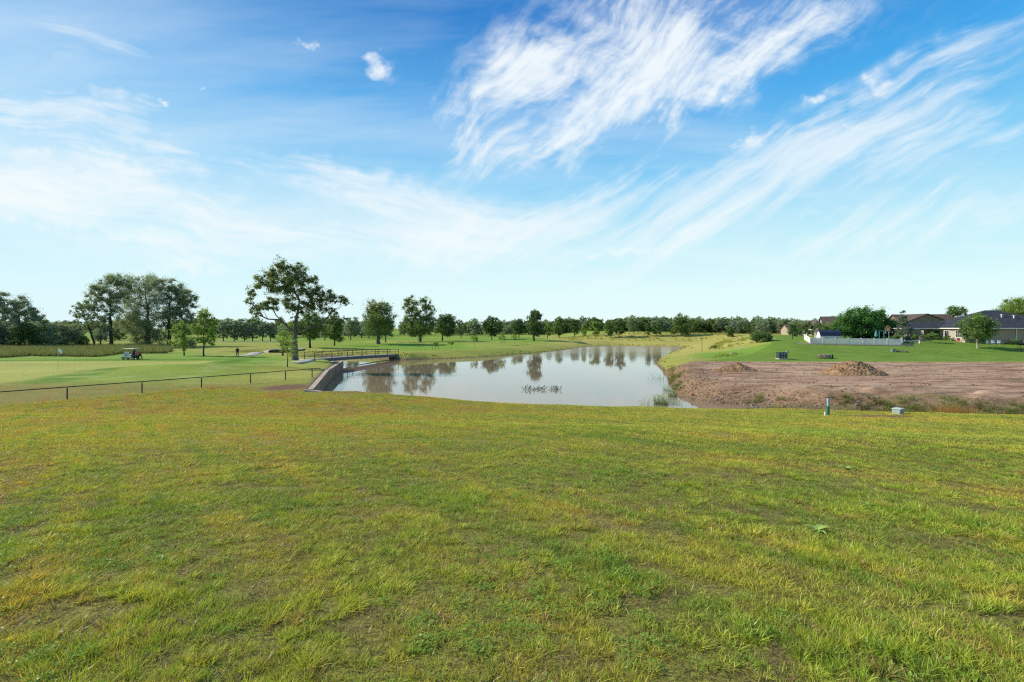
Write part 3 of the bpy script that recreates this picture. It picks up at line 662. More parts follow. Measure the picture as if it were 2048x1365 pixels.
def clover(seed, n, rad, h, size):
    r = np.random.default_rng(seed); V = []; Q = []; tint = []; hh = []
    for i in range(n):
        a = r.uniform(0, 6.283); q = rad * math.sqrt(r.uniform()); c0 = np.array([q * math.cos(a), q * math.sin(a), h * r.uniform(.4, 1)]); t_ = r.uniform()
        a0 = r.uniform(0, 6.28); tl = r.normal(0, .35, 2)
        for k in range(3):
            an = a0 + k * 2.09; d = np.array([math.cos(an), math.sin(an), tl[0] * math.cos(an) + .15]); e = np.array([-math.sin(an), math.cos(an), tl[1] * math.sin(an)])
            s_ = size * r.uniform(.7, 1.2); b0 = len(V)
            for p in (c0, c0 + d * s_ * .6 + e * s_ * .45, c0 + d * s_, c0 + d * s_ * .6 - e * s_ * .45): V.append(p); tint.append(t_); hh.append(.8)
            Q.append((b0, b0 + 1, b0 + 2, b0 + 3))
    return np.array(V), np.array(Q), np.array(tint), np.array(hh)
def grassmat(name, mode):
    m, nt = nt_new(name); b = NB(nt); pos = b.pos()
    base = grass_colour(b, pos)
    t = b.attr('tint'); h = b.attr('hgt'); oi = b.n('ShaderNodeObjectInfo').outputs['Random']
    if mode == 'blade':
        c = b.mix(b.ramp(t, [(.0, .55), (.25, 0), (.70, 0), (.9, .5), (1, .8)]), base, b.mix(b.math('GREATER_THAN', t, .5), (.11, .26, .03), (.66, .52, .16)))
        c = b.mix(b.ramp(oi, [(0, .5), (.3, 0)]), c, (.14, .30, .04)); c = b.mix(b.ramp(oi, [(.84, 0), (.90, .7)]), c, (.48, .30, .12))
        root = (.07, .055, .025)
    elif mode == 'clover': c = b.mix(t, (.18, .30, .04), (.33, .44, .08)); root = (.06, .09, .03)
    elif mode == 'thatch': c = b.mix(b.ramp(b.noise(b.mapping(pos, scale=(1, 1, 0)), 1.3, 3), [(.4, 0), (.6, 1)]), b.mix(t, (.17, .10, .05), (.52, .36, .18)), b.mix(t, (.14, .17, .035), (.42, .38, .10))); root = (.12, .08, .04)
    elif mode == 'meadow': c = b.mix(t, (.15, .18, .07), (.33, .32, .15)); c = b.mix(b.math('MULTIPLY', oi, .6), c, (.15, .22, .07)); root = (.05, .05, .03)
    elif mode == 'bank': c = b.mix(t, (.24, .30, .05), (.55, .46, .12)); c = b.mix(b.math('MULTIPLY', oi, .5), c, (.20, .32, .05)); root = (.22, .20, .06)
    elif mode == 'weed': c = b.mix(t, (.12, .19, .04), (.32, .38, .09)); c = b.mix(b.ramp(b.noise(b.mapping(pos, scale=(1, 1, 0)), .35, 3), [(.5, 0), (.62, .75)]), c, (.15, .10, .05)); root = (.03, .03, .015)
    elif mode == 'rust': c = b.mix(t, (.36, .17, .05), (.50, .30, .10)); root = (.10, .06, .03)
    elif mode == 'reed': c = b.mix(t, (.10, .17, .04), (.26, .33, .10)); root = (.06, .08, .03)
    c = b.mix(b.ramp(h, [(0, .95), (.5, 0)]), c, root)  # blade colour darkens to the root, painting the shade between blades
    d = b.n('ShaderNodeBsdfDiffuse'); b.put(d.inputs[0], c); tr = b.n('ShaderNodeBsdfTranslucent'); b.put(tr.inputs[0], b.mix(1, c, (1.3, 1.22, .7), 'MULTIPLY'))
    mx = b.n('ShaderNodeMixShader'); mx.inputs[0].default_value = .36; nt.links.new(d.outputs[0], mx.inputs[1]); nt.links.new(tr.outputs[0], mx.inputs[2])
    g = b.n('ShaderNodeBsdfGlossy'); g.inputs['Roughness'].default_value = .32; b.put(g.inputs[0], (.7, .72, .7)); m2 = b.n('ShaderNodeMixShader'); m2.inputs[0].default_value = .018
    nt.links.new(mx.outputs[0], m2.inputs[1]); nt.links.new(g.outputs[0], m2.inputs[2]); b.out(m2.outputs[0]); return m
G_bl = grassmat('grass_blade', 'blade'); G_cl = grassmat('clover', 'clover'); G_th = grassmat('thatch', 'thatch'); G_me = grassmat('meadow_grass', 'meadow'); G_ba = grassmat('bank_grass', 'bank'); G_we = grassmat('ditch_weed', 'weed'); G_ru = grassmat('rusty_weed', 'rust'); G_re = grassmat('reed', 'reed')
def tobj(args, mt):
    V, Q, t, h = args; return bpy.data.objects.new('tuft', newmesh('tuft', V, Q, mt, dict(tint=t, hgt=h)))
def sample(ymin, ymax, rho, lat=1.19, ok=None, x0=None, x1=None):
    A = (ymax - ymin) * ((ymin + ymax) * lat + 4) if x0 is None else (ymax - ymin) * (x1 - x0)
    n = int(A * rho); y = rng.uniform(ymin, ymax, n * 2 if x0 is None else n); 
    if x0 is None:
        wmax = ymax * lat + 2; x = rng.uniform(-wmax, wmax, len(y)); n2 = int((ymax - ymin) * 2 * wmax * rho); y = rng.uniform(ymin, ymax, n2); x = rng.uniform(-wmax, wmax, n2); k = np.abs(x) < y * lat + 2; x, y = x[k], y[k]
    else: x = rng.uniform(x0, x1, n)
    if ok is not None: k = ok(x, y); x, y = x[k], y[k]
    return x, y
def okfore(x, y):
    s = np.minimum(sdist(POND, x, y) - .1 - 1.3 * fbm(x * .7, y * .7, 2, 15), 9); d_ = sdist(DIRT, x, y); q = pdist(DITCH, x, y)
    so = np.exp(-(((x + 21.3) / 2.4) ** 2 + ((y - 42.8) / 2.4) ** 2)) + .9 * np.exp(-(((x - 22.6) / 3.3) ** 2 + ((y - 28.0) / .9) ** 2))
    dens = .48 * fbm(x * .9, y * .9, 3, 61) + .52 * fbm(x * 4.2, y * 4.2, 2, 62) - np.where(y < 9, .0, -.02)
    return (s > 0) & (d_ > .3) & (q > 1.7) & (so < rng.uniform(.06, .5, len(x))) & (dens > rng.uniform(.34, .50, len(x)))
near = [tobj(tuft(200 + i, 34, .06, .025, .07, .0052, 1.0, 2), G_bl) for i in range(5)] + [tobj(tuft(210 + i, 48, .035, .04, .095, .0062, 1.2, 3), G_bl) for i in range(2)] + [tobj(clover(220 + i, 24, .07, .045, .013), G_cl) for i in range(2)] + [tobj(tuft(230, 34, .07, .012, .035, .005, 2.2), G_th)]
X_ = []; Y_ = []; S_ = []; I_ = []
def okbare(x, y): return (sdist(POND, x, y) > .5) & (sdist(DIRT, x, y) > .3) & (pdist(DITCH, x, y) > 1.5)
for y0, y1, rho, sx in [(1.2, 4, 190, 1.2), (4, 8, 90, 1.6), (8, 13, 34, 2.3)]:      # thatch and short straw under and between the tufts
    x, y = sample(y0, y1, rho, ok=okbare); n = len(x); s_ = rng.uniform(.7, 1.3, n); X_.append(x); Y_.append(y); I_.append(np.full(n, 9)); S_.append(np.c_[s_ * sx, s_ * sx, s_ * .9])
for y0, y1, rho, sx, sz in [(1.2, 3.2, 380, 1, .95), (3.2, 5, 300, 1.1, .9), (5, 8, 210, 1.3, .85), (8, 12, 125, 1.7, .85)]:
    x, y = sample(y0, y1, rho, ok=okfore); n = len(x)
    cl = fbm(x * .55, y * .55, 3, 91); tf = fbm(x * 1.3, y * 1.3, 2, 95)
    kind = rng.integers(0, 5, n); u = rng.uniform(size=n)
    kind = np.where(u < np.clip((cl - .46) * .9, .01, .16), 7 + rng.integers(0, 2, n), kind); kind = np.where((tf > .57) & (u > .62), 5 + rng.integers(0, 2, n), kind)
    s_ = rng.uniform(.7, 1.3, n); q_ = x * .766 + y * .643; l_ = x * .643 - y * .766; hv = (.30 + 1.5 * fbm(x * 1.4, y * 1.4, 3, 33)) * (.55 + .9 * fbm(q_ * 1.1, l_ * .08, 3, 37))
    kind = np.where((u > .40) & (u < .52), 9, kind)
    X_.append(x); Y_.append(y); I_.append(kind); S_.append(np.c_[s_ * sx, s_ * sx, s_ * sz * hv])
X_ = np.concatenate(X_); Y_ = np.concatenate(Y_); I_ = np.concatenate(I_); S_ = np.concatenate(S_)
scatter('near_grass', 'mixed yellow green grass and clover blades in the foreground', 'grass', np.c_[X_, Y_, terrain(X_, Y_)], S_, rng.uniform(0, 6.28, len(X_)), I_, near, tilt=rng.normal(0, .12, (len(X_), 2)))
mid = [tobj(tuft(240 + i, 40, .17, .03, .075, .012, 1.0), G_bl) for i in range(5)] + [tobj(clover(250, 22, .14, .05, .022), G_cl)]
X_ = []; Y_ = []; S_ = []; I_ = []
for y0, y1, rho, sx, sz in [(12, 20, 44, 1.1, .9), (20, 30, 26, 1.4, .95), (30, 42.5, 17, 1.7, 1.0)]:
    x, y = sample(y0, y1, rho, ok=okfore); n = len(x); k = ~((x < -21) & (y > 36 + 1.25 * (x + 34.8)))  # beyond the rail fence the grass is short
    x, y = x[k], y[k]; n = len(x)
    kind = rng.integers(0, 5, n); cl = fbm(x * .3, y * .3, 3, 91); kind = np.where((rng.uniform(size=n) < np.clip((cl - .45) * .6, 0, .12)), 5, kind); s_ = rng.uniform(.7, 1.3, n)
    X_.append(x); Y_.append(y); I_.append(kind); S_.append(np.c_[s_ * sx, s_ * sx, s_ * sz * (.6 + .8 * fbm(x * .5, y * .5, 3, 33))])
X_ = np.concatenate(X_); Y_ = np.concatenate(Y_); I_ = np.concatenate(I_); S_ = np.concatenate(S_)
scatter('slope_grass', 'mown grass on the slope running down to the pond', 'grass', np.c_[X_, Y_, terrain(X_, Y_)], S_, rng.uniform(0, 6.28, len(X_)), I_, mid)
tall = lambda m, s0, h0=.5, h1=1.0, w=.022, n=22, rad=.3, sp=.35: [tobj(tuft(s0 + i, n, rad, h0, h1, w, sp), m) for i in range(3)]
def scat2(name, label, x, y, m, s0, sz, **kw):
    n = len(x); s_ = rng.uniform(.7, 1.3, n) * sz
    return scatter(name, label, 'grass', np.c_[x, y, terrain(x, y) - .02], s_, rng.uniform(0, 6.28, n), rng.integers(0, 3, n), tall(m, s0, **kw))
x, y = sample(80, 150, 1.2, ok=lambda x, y: sdist(MEADOW, x, y) < -.3, x0=-190, x1=-58)
scat2('tall_meadow_grass', 'tall dry brown meadow grass behind the putting green', x, y, G_me, 260, 1.15, w=.06, n=26, rad=.55)
def okbank(x, y):
    s = sdist(POND, x, y); return (s > .1) & (s < rng.uniform(.3, 3.2, len(x))) & ~((x < 19.5) & (y < 60)) & ~((x < -24) & (y < 98)) & ~((x > 24) & (y < 165) & (rng.uniform(size=len(x)) < .85))
x, y = sample(56, 182, 1.6, ok=okbank, x0=-66, x1=70)
scat2('bank_grass', 'yellow green grass fringe along the far pond banks', x, y, G_ba, 270, .38, w=.07, n=20)
def okrough(x, y): 
    return (sdist(POND, x, y) > 10) & (sdist(LAWN, x, y) > .5) & (sdist(DIRT, x, y) > .3) & (fbm(x * .08, y * .08, 3, 12) > .42)
x, y = sample(75, 260, .28, ok=okrough, x0=22, x1=110)
scat2('dry_rough_grass', 'dry golden rough grass beyond the far end of the pond', x, y, G_ba, 280, .6, w=.09, n=22, rad=.5)
def okditch(x, y): return (pdist(DITCH, x, y) < rng.uniform(.3, 2.6, len(x))) & (x > 22) & (fbm(x * .5, y * .9, 3, 5) > .34 + .25 * (x < 26.5)) & (np.hypot(x - 31.1, y - 31.8) > 1.1)
x, y = sample(12, 42, 15, ok=okditch, x0=19, x1=60)
scat2('ditch_weeds', 'green and brown weeds growing in the ditch beside the dirt lot', x, y, G_we, 290, .62, w=.022, n=34, sp=.8)
x, y = sample(41, 72, 5, ok=lambda x, y: (np.abs(sdist(POND, x, y) - .7) < rng.uniform(.1, .9, len(x))) & (x > 15) & (fbm(x * .35, y * .35, 3, 6) > .50), x0=14, x1=27)
scat2('shore_weeds', 'rusty and green weeds tufting the dirt bank above the water', x, y, G_we, 300, .6, w=.025, n=30, sp=.8)

# ------------------------------------------------------------------ soil clods, rubble
SOIL = mat('soil_clod', (.33, .20, .12), .95, .6, 3, .1, bump=.6); ROCK = mat('rubble_stone', (.34, .29, .25), .9, .5, 3, .15, bump=.5)
MOUND = mat('mound_soil', (.40, .25, .13), .95, .6, 1.5, .05, bump=.6, col2=(.15, .085, .05))
def rock(seed, m):
    mb = MB(); mb.ball((0, 0, .12), (.5, .42, .34), 7, 5, .55, seed); me = bpy.data.meshes.new('clod'); me.from_pydata([tuple(v) for v in mb.v], [], mb.f); me.materials.append(m); me.update(); return bpy.data.objects.new('clod', me)
rocks = [rock(i, SOIL) for i in range(5)] + [rock(i + 9, ROCK) for i in range(3)]
def okr(x, y):
    d_ = sdist(DIRT, x, y); s = sdist(POND, x, y); q = pdist(DITCH, x, y)
    e = np.minimum(np.where(x < 30, s, 50), q)
    return ((d_ < .8) & (s > .05) & (y < 60) & (e < rng.exponential(1.8, len(x)))) | ((q < 1.6) & (x < 30) & (s > .0) & (rng.uniform(size=len(x)) < .6))
x, y = sample(14, 62, 26, ok=okr, x0=15, x1=70); n = len(x)
s_ = np.clip(rng.lognormal(-2.4, .5, n), .04, .4) * np.where(x > 30, .55, 1)
scatter('bank_rubble', 'clods and broken stones along the edge of the dirt lot', 'rubble', np.c_[x, y, terrain(x, y)], np.c_[s_, s_, s_ * rng.uniform(.6, 1.2, n)], rng.uniform(0, 6.28, n), rng.choice(8, n, p=[.188] * 5 + [.02] * 3), rocks)
x, y = sample(34, 74, 2.2, ok=lambda x, y: (sdist(DIRT, x, y) < -.5) & (fbm(x * .2, y * .9, 3, 44) > .52), x0=19, x1=100); n = len(x)
scatter('dirt_clods', 'small clods scattered over the graded dirt lot', 'clods', np.c_[x, y, terrain(x, y)], np.clip(rng.lognormal(-2.5, .5, n), .04, .3), rng.uniform(0, 6.28, n), rng.integers(0, 5, n), rocks[:5])
def mound(label, bx, by, w, h, seed, d0=None, skew=0, dep=.6):
    X, Y, Z = hit(bx, by)
    k = Y / F; w = w * k; h = h * k; t = thing('dirt_mound', label, 'dirt mound', (X, Y, Z)); gs = 110
    u = np.linspace(-1, 1, gs); U, V_ = np.meshgrid(u, u); r_ = np.hypot(U + skew * (1 - np.abs(U)) * .5, V_)
    prof = np.clip(1 - r_, 0, 1); xx = U * w / 2; yy = V_ * w / 2 * dep
    z = h * prof ** .95 * (.8 + .5 * fbm(U * 2.5 + seed, V_ * 2.5, 3, seed)) + (prof > 0) * prof ** .3 * .17 * h * (fbm(U * 26, V_ * 26, 4, seed + 1) - .5) * 2
    zz = terrain((xx + X).ravel(), (yy + Y).ravel()).reshape(gs, gs) + z - .06 - .3 * (r_ > 1.02)
    fi = np.arange((gs - 1) ** 2); a = fi // (gs - 1) * gs + fi % (gs - 1); fq = np.stack([a, a + 1, a + gs + 1, a + gs], 1)
    link('soil_heap', newmesh('soil_heap', np.c_[xx.ravel(), yy.ravel(), zz.ravel() - Z], fq, MOUND), t)
    rr = random.Random(seed); mb = MB()
    for i in range(230):
        a_ = rr.uniform(0, 6.28); q = rr.random() ** .6 * .95; uu, vv = q * math.cos(a_), q * math.sin(a_); px_, py_ = X + uu * w / 2, Y + vv * w / 2 * dep
        iu = int((uu + 1) / 2 * (gs - 1)); iv = int((vv + 1) / 2 * (gs - 1)); s__ = rr.uniform(.03, .085)
        mb.ball((px_, py_, zz[iv, iu] + s__ * .3), (s__, s__ * .8, s__ * .7), 5, 4, .5, i)
    o = mb.build('loose_clods', MOUND, t); o['kind'] = 'stuff'
mound('large mound of loose brown soil on the dirt lot', 1706, 748, 128, 29, 3, skew=.0, dep=.7)
mound('small dark mound of soil left of the large one', 1466, 743, 96, 17, 8, skew=-.5, dep=.7)

# ------------------------------------------------------------------ retaining wall
def wallseg(mb, pts, tops, bottoms, th):
    for i in range(len(pts) - 1):
        (x0, y0), (x1, y1) = pts[i], pts[i + 1]; d = Vector((x1 - x0, y1 - y0, 0)).normalized(); nn = Vector((-d.y, d.x, 0)) * th
        A, B = Vector((x0, y0, 0)), Vector((x1, y1, 0))
        v = [A + Vector((0, 0, bottoms[i])), B + Vector((0, 0, bottoms[i + 1])), B + nn + Vector((0, 0, bottoms[i + 1])), A + nn + Vector((0, 0, bottoms[i])),
             A + Vector((0, 0, tops[i])), B + Vector((0, 0, tops[i + 1])), B + nn + Vector((0, 0, tops[i + 1])), A + nn + Vector((0, 0, tops[i]))]
        mb.add(v, [(3, 2, 1, 0), (4, 5, 6, 7), (0, 1, 5, 4), (1, 2, 6, 5), (2, 3, 7, 6), (3, 0, 4, 7)])
t = thing('retaining_wall', 'cracked concrete retaining wall curving down the left side of the pond', 'retaining wall', (-23.7, 58, -7))
mw, nt = nt_new('wall_concrete'); b = NB(nt); tc = b.pos()
sp = b.n('ShaderNodeSeparateXYZ'); b.put(sp.inputs[0], tc)
nz = b.noise(b.mapping(tc, scale=(1, 1, .25)), 1.6, 7, .65); c_ = b.ramp(nz, [(.3, (.10, .07, .05)), (.5, (.27, .19, .13)), (.7, (.42, .32, .23))])
c_ = b.mix(b.ramp(b.math('MULTIPLY_ADD', sp.outputs[2], 1.4, 9.9), [(.0, .9), (.4, .15), (1, 0)]), c_, (.10, .07, .05))
br = b.n('ShaderNodeTexWave', wave_type='BANDS', bands_direction='Y'); br.inputs['Scale'].default_value = .22; b.put(br.inputs[0], tc); c_ = b.mix(b.ramp(br.outputs[1], [(.0, .6), (.03, 0)]), c_, (.05, .04, .03))
b.out(b.bsdf(c_, .9, .15, b.bump(nz, .5, .05)))
mb = MB(); wallseg(mb, [(-18.0, 40.2), (-23.75, 58), (-27.7, 73.0), (-28.6, 76.0)], [-5.5, -5.46, -5.5, -5.55], [-8] * 4, -.42)
mb.build('wall_face', mw, t)
mb = MB(); wallseg(mb, [(-18.06, 40.2), (-23.81, 58), (-27.76, 73.0), (-28.66, 76.0)], [-5.44, -5.40, -5.44, -5.49], [-5.53, -5.49, -5.53, -5.58], -.46)
mb.build('coping', mat('coping_concrete', (.56, .43, .32), .9, .4, 1.3, .1, bump=.4), t)
t = thing('low_wall', 'low concrete edging wall stepping down along the near pond edge', 'wall', (-13, 40.4, -6.5))
mb = MB(); wallseg(mb, [(-18.3, 40.0), (-13, 40.35), (-9, 40.85), (-6.5, 41.1)], [-5.46, -6.0, -6.48, -6.75], [-8] * 4, .36); mb.build('wall_face', CONC, t)
t = thing('weir', 'low dark weir lip crossing the pond inlet below the footbridge', 'weir', (-28, 84, -7))
mb = MB(); wallseg(mb, [(-28.5, 76.3), (-28.9, 84), (-27.6, 93), (-26.2, 99.5)], [-6.93] * 4, [-8] * 4, .25); mb.build('sill', CONCD, t)

# ------------------------------------------------------------------ footbridge
A = Vector((-33.9, 78.2, 0)); B = Vector((-25.3, 101.6, 0)); D = (B - A); L = D.length; D.normalize(); Nn = Vector((-D.y, D.x, 0)); WB = 2.3
t = thing('footbridge', 'long low concrete footbridge with thin dark railings over the pond inlet', 'footbridge', (A.x, A.y, -5.5))
deckz = lambda s: -5.42 - .50 * s + .10 * 4 * s * (1 - s)
def deckstrip(mb, o0, o1, zt, zb, n=20):
    for i in range(n):
        s0, s1 = i / n, (i + 1) / n; P0 = A + D * L * s0; P1 = A + D * L * s1
        v = [(*(p + Nn * o).xy, deckz(s_) + zz_) for zz_ in (zb, zt) for p, s_, o in ((P0, s0, o0), (P1, s1, o0), (P1, s1, o1), (P0, s0, o1))]
        fs = [(3, 2, 1, 0), (4, 5, 6, 7), (0, 1, 5, 4), (2, 3, 7, 6)] + ([(3, 0, 4, 7)] if i == 0 else []) + ([(1, 2, 6, 5)] if i == n - 1 else [])
        mb.add(v, fs)
mb = MB(); deckstrip(mb, 0, WB, 0, -.12); mb.build('deck', CONC, t)
BEAM = mat('grey_beam', (.17, .165, .175), .8, .35, 2, .2, bump=.3)
for o_ in (-.05, WB - .2):
    mb = MB(); deckstrip(mb, o_, o_ + .25, .02, -.55); mb.build('girder', BEAM, t)
for o_ in (.02, WB - .02):
    for s_ in np.linspace(0.0, 1.0, 7):
        p = A + D * L * s_ + Nn * o_; mb = MB(); mb.tube([(p.x, p.y, deckz(s_) - .15), (p.x, p.y, deckz(s_) + 1.15)], .06, 6); mb.build('post', STEEL, t)
    for hz, rr_ in ((1.15, .05), (.68, .032), (.34, .026)):
        mb = MB(); mb.tube([(*(A + D * L * s_ + Nn * o_).xy, deckz(s_) + hz) for s_ in np.linspace(0, 1, 16)], rr_, 5); mb.build('rail', STEEL, t)
for nm_k, (nm_, q) in enumerate((('abutment', A - D * .4), ('abutment', B + D * .4))):
    mb = MB(); c0 = q + Nn * WB / 2; mb.box((c0.x, c0.y, deckz(0 if nm_k == 0 else 1) - 1.02), (1.4, WB + .4, 1.9), math.atan2(D.y, D.x)); mb.build(nm_, CONCD, t)
def strip(name, label, pts, w, mt, lift=.03, cat='path'):
    P3 = []; 
    for (x0, y0), (x1, y1) in zip(pts[:-1], pts[1:]):
        k = max(2, int(math.hypot(x1 - x0, y1 - y0) / 1.0))
        for i in range(k): P3.append((x0 + (x1 - x0) * i / k, y0 + (y1 - y0) * i / k))
    P3.append(pts[-1]); P3 = np.array(P3)
    for _ in range(3): P3[1:-1] = (P3[:-2] + P3[1:-1] * 2 + P3[2:]) / 4
    tg = np.gradient(P3, axis=0); tg /= np.hypot(tg[:, 0], tg[:, 1])[:, None]; nn = np.c_[-tg[:, 1], tg[:, 0]]
    rows = [P3 + nn * w * q for q in (-.5, -.17, .17, .5)]; V = []
    zc = np.max([terrain(r_[:, 0], r_[:, 1]) for r_ in rows], axis=0) + lift
    for r_ in rows: V.append(np.c_[r_, zc])
    sk = [np.c_[rows[0], zc - .3], np.c_[rows[3], zc - .3]]
    V = [sk[0]] + V + [sk[1]]; m_ = len(P3); V = np.concatenate(V); f = []
    for j in range(5):
        for i in range(m_ - 1): f.append((j * m_ + i, j * m_ + i + 1, (j + 1) * m_ + i + 1, (j + 1) * m_ + i))
    tag(link(name, newmesh(name, V, np.array(f), mt)), label, cat, kind='structure')
nA = (A + Nn * WB / 2); g = lambda px_, py_: hit(px_, py_)[:2]
PATH = mat('path_concrete', (.46, .43, .37), .9, .25, .8, .15, bump=.2)
strip('cart_path', 'pale concrete cart path leading up to the footbridge', [g(590, 727), g(612, 724), (nA.x - D.x * .5, nA.y - D.y * .5)], 2.2, PATH)
strip('far_cart_path', 'thin pale cart path across the fairway beyond the golfer', [g(488, 712), g(505, 709.5), g(528, 705), g(560, 701.5), g(610, 699)], 2.4, PATH)
strip('road', 'thin grey road far behind the golfer', [g(418, 684.5), g(470, 684.5), g(520, 684.5), g(590, 684)], 4, PATH, .08)
strip('walkway', 'light concrete walkway curving from the white fence to the porch', [g(1806, 685), g(1822, 683), g(1838, 681.5), g(1850, 680.5)], 2.2, PATH)

# ------------------------------------------------------------------ rail fence on the left
t = thing('rail_fence', 'low single rail dark metal fence descending from the left edge to the pond wall', 'fence', (-34.8, 35.6, -5.5))
f0 = np.array([-34.8, 35.6]); f1 = np.array([-22.4, 51.0]); ps = [-.62, -.30, 0, .235, .459, .675, .851, 1.0]
for s_ in ps:
    p = f0 + (f1 - f0) * s_; z = T(*p); mb = MB(); mb.box((p[0], p[1], z + .40), (.085, .085, 1.05), math.radians(51), bev=.012); mb.build('post', STEEL, t)
mb = MB(); pts = []
for s_ in np.linspace(-.9, 1.05, 60):
    p = f0 + (f1 - f0) * s_; pts.append((p[0], p[1], .5 * max(T(*p), -5.65) + .5 * (-5.5) + .93))
mb.tube(pts, .042, 6); mb.build('rail', STEEL, t)

# ------------------------------------------------------------------ flag, cart, people
X, Y, Z = hit(116, 742)
Y *= 1; t = thing('golf_flag', 'white flag on a thin pole standing in the putting green', 'golf flag', (X, Y, Z)); k = Y / F
mb = MB(); mb.tube([(X, Y, Z), (X, Y, Z + 45.5 * k)], .02, 6); mb.build('pole', mat('pole_yellow', (.55, .52, .36), .5), t)
mb = MB(); fw_, fh_ = 7.5 * k, 9 * k; vs = []; fs = []
for i in range(9):
    for j in range(7):
        u, v = i / 8, j / 6; vs.append((X + .015 + u * fw_ * (1 - .15 * v), Y + .09 * math.sin(u * 7 + v) * u, Z + 45.3 * k - v * fh_ * .72 - u * fh_ * .42 * (1 + .3 * v)))
for i in range(8):
    for j in range(6): fs.append((i * 7 + j, (i + 1) * 7 + j, (i + 1) * 7 + j + 1, i * 7 + j + 1))
mb.add(vs, fs); mb.build('flag_cloth', mat('flag_white', (.8, .8, .8), .8, .05), t)

def person(label, loc, rz, joints, colors, hat=None):
    """joints in local metres: dict of points; grows one skinned body and clothes"""
    t = thing('person', label, 'person', loc)
    def skin(name, pts, edges, radii, m_, root=0):
        c_, s_ = math.cos(rz), math.sin(rz)
        me = bpy.data.meshes.new(name); me.from_pydata([(p[0] * c_ - p[1] * s_, p[0] * s_ + p[1] * c_, p[2]) for p in pts], edges, []); me.materials.append(m_)
        o = link(name, me, t); o.modifiers.new('skin', 'SKIN'); o.modifiers.new('sub', 'SUBSURF').levels = 1; o.modifiers['sub'].render_levels = 1
        for i, r_ in enumerate(radii): me.skin_vertices[0].data[i].radius = (r_, r_); me.skin_vertices[0].data[i].use_root = (i == root)
        return o
    J = joints; names = ['pelvis', 'waist', 'chest', 'neck', 'chin', 'crown', 'shL', 'elL', 'wrL', 'hdL', 'shR', 'elR', 'wrR', 'hdR', 'hipL', 'knL', 'anL', 'toL', 'hipR', 'knR', 'anR', 'toR']
    ix = {n_: i for i, n_ in enumerate(names)}; E = [('pelvis', 'waist'), ('waist', 'chest'), ('chest', 'neck'), ('neck', 'chin'), ('chin', 'crown'), ('chest', 'shL'), ('shL', 'elL'), ('elL', 'wrL'), ('wrL', 'hdL'), ('chest', 'shR'), ('shR', 'elR'), ('elR', 'wrR'), ('wrR', 'hdR'),
         ('pelvis', 'hipL'), ('hipL', 'knL'), ('knL', 'anL'), ('anL', 'toL'), ('pelvis', 'hipR'), ('hipR', 'knR'), ('knR', 'anR'), ('anR', 'toR')]
    rad = dict(pelvis=.14, waist=.13, chest=.15, neck=.055, chin=.085, crown=.09, shL=.065, shR=.065, elL=.042, elR=.042, wrL=.028, wrR=.028, hdL=.035, hdR=.035, hipL=.09, hipR=.09, knL=.058, knR=.058, anL=.038, anR=.038, toL=.035, toR=.035)
    skin('body', [J[n_] for n_ in names], [(ix[a], ix[b_]) for a, b_ in E], [rad[n_] for n_ in names], mat('skin', (.45, .27, .19), .6))
    def sub(name, keep, m_, grow):
        kk = {n_: i for i, n_ in enumerate(keep)}; skin(name, [J[n_] for n_ in keep], [(kk[a], kk[b_]) for a, b_ in E if a in kk and b_ in kk], [rad[n_] + grow for n_ in keep], m_)
    sub('shirt', ['waist', 'chest', 'shL', 'elL', 'shR', 'elR', 'pelvis'], colors[0], .035)
    sub('trousers', ['pelvis', 'hipL', 'knL', 'anL', 'hipR', 'knR', 'anR'], colors[1], .03)
    for s_ in 'LR':
        kk = ['an' + s_, 'to' + s_]; skin('shoe', [J[kk[0]], J[kk[1]]], [(0, 1)], [.055, .05], mat('shoe_black', (.03, .03, .03), .5))
    skin('cap', [Vector(J['chin']).lerp(Vector(J['crown']), .55), Vector(J['crown']) + Vector((0, 0, .02))], [(0, 1)], [.105, .095], colors[2])
    # fingers
    for s_ in 'LR':
        h_ = Vector(J['hd' + s_]); w_ = Vector(J['wr' + s_]); d_ = (h_ - w_).normalized(); sd_ = d_.cross(Vector((0, 1, .1))).normalized()
        pts = []; ed = []; rd = []
        for q in range(4):
            o_ = sd_ * (.016 * (q - 1.5)); b0 = len(pts); pts += [h_ + o_, h_ + o_ + d_ * (.05 + .01 * (q in (1, 2))), h_ + o_ + d_ * .075 + Vector((0, .02, -.005))]; ed += [(b0, b0 + 1), (b0 + 1, b0 + 2)]; rd += [.009, .008, .007]
        b0 = len(pts); pts += [h_ - d_ * .03 + sd_ * .03, h_ + sd_ * .055 + d_ * .01]; ed += [(b0, b0 + 1)]; rd += [.011, .009]
        skin('fingers', pts, ed, rd, mat('skin', (.45, .27, .19), .6))
    return t
BLACK = mat('cloth_black', (.018, .018, .022), .85); KHAKI = mat('cloth_grey', (.05, .052, .06), .85); RED = mat('cloth_red', (.82, .09, .10), .8, .15)
X, Y, Z = hit(475, 713.5)
stand = dict(pelvis=(0, 0, .95), waist=(0, 0, 1.12), chest=(0, .01, 1.36), neck=(0, 0, 1.52), chin=(0, -.02, 1.61), crown=(0, -.01, 1.73), shL=(-.2, 0, 1.44), elL=(-.3, .02, 1.16), wrL=(-.22, -.14, .98), hdL=(-.16, -.2, .95),
             shR=(.2, 0, 1.44), elR=(.31, .02, 1.16), wrR=(.26, -.1, .95), hdR=(.24, -.14, .88), hipL=(-.1, 0, .9), knL=(-.13, -.02, .5), anL=(-.14, 0, .09), toL=(-.16, -.17, .04), hipR=(.1, 0, .9), knR=(.14, -.03, .5), anR=(.17, 0, .09), toR=(.2, -.17, .04))
person('golfer in black shirt and dark trousers standing alone on the fairway', (X, Y, Z), .2, stand, (BLACK, KHAKI, BLACK))
cX, cY, cZ = hit(262, 719.6)
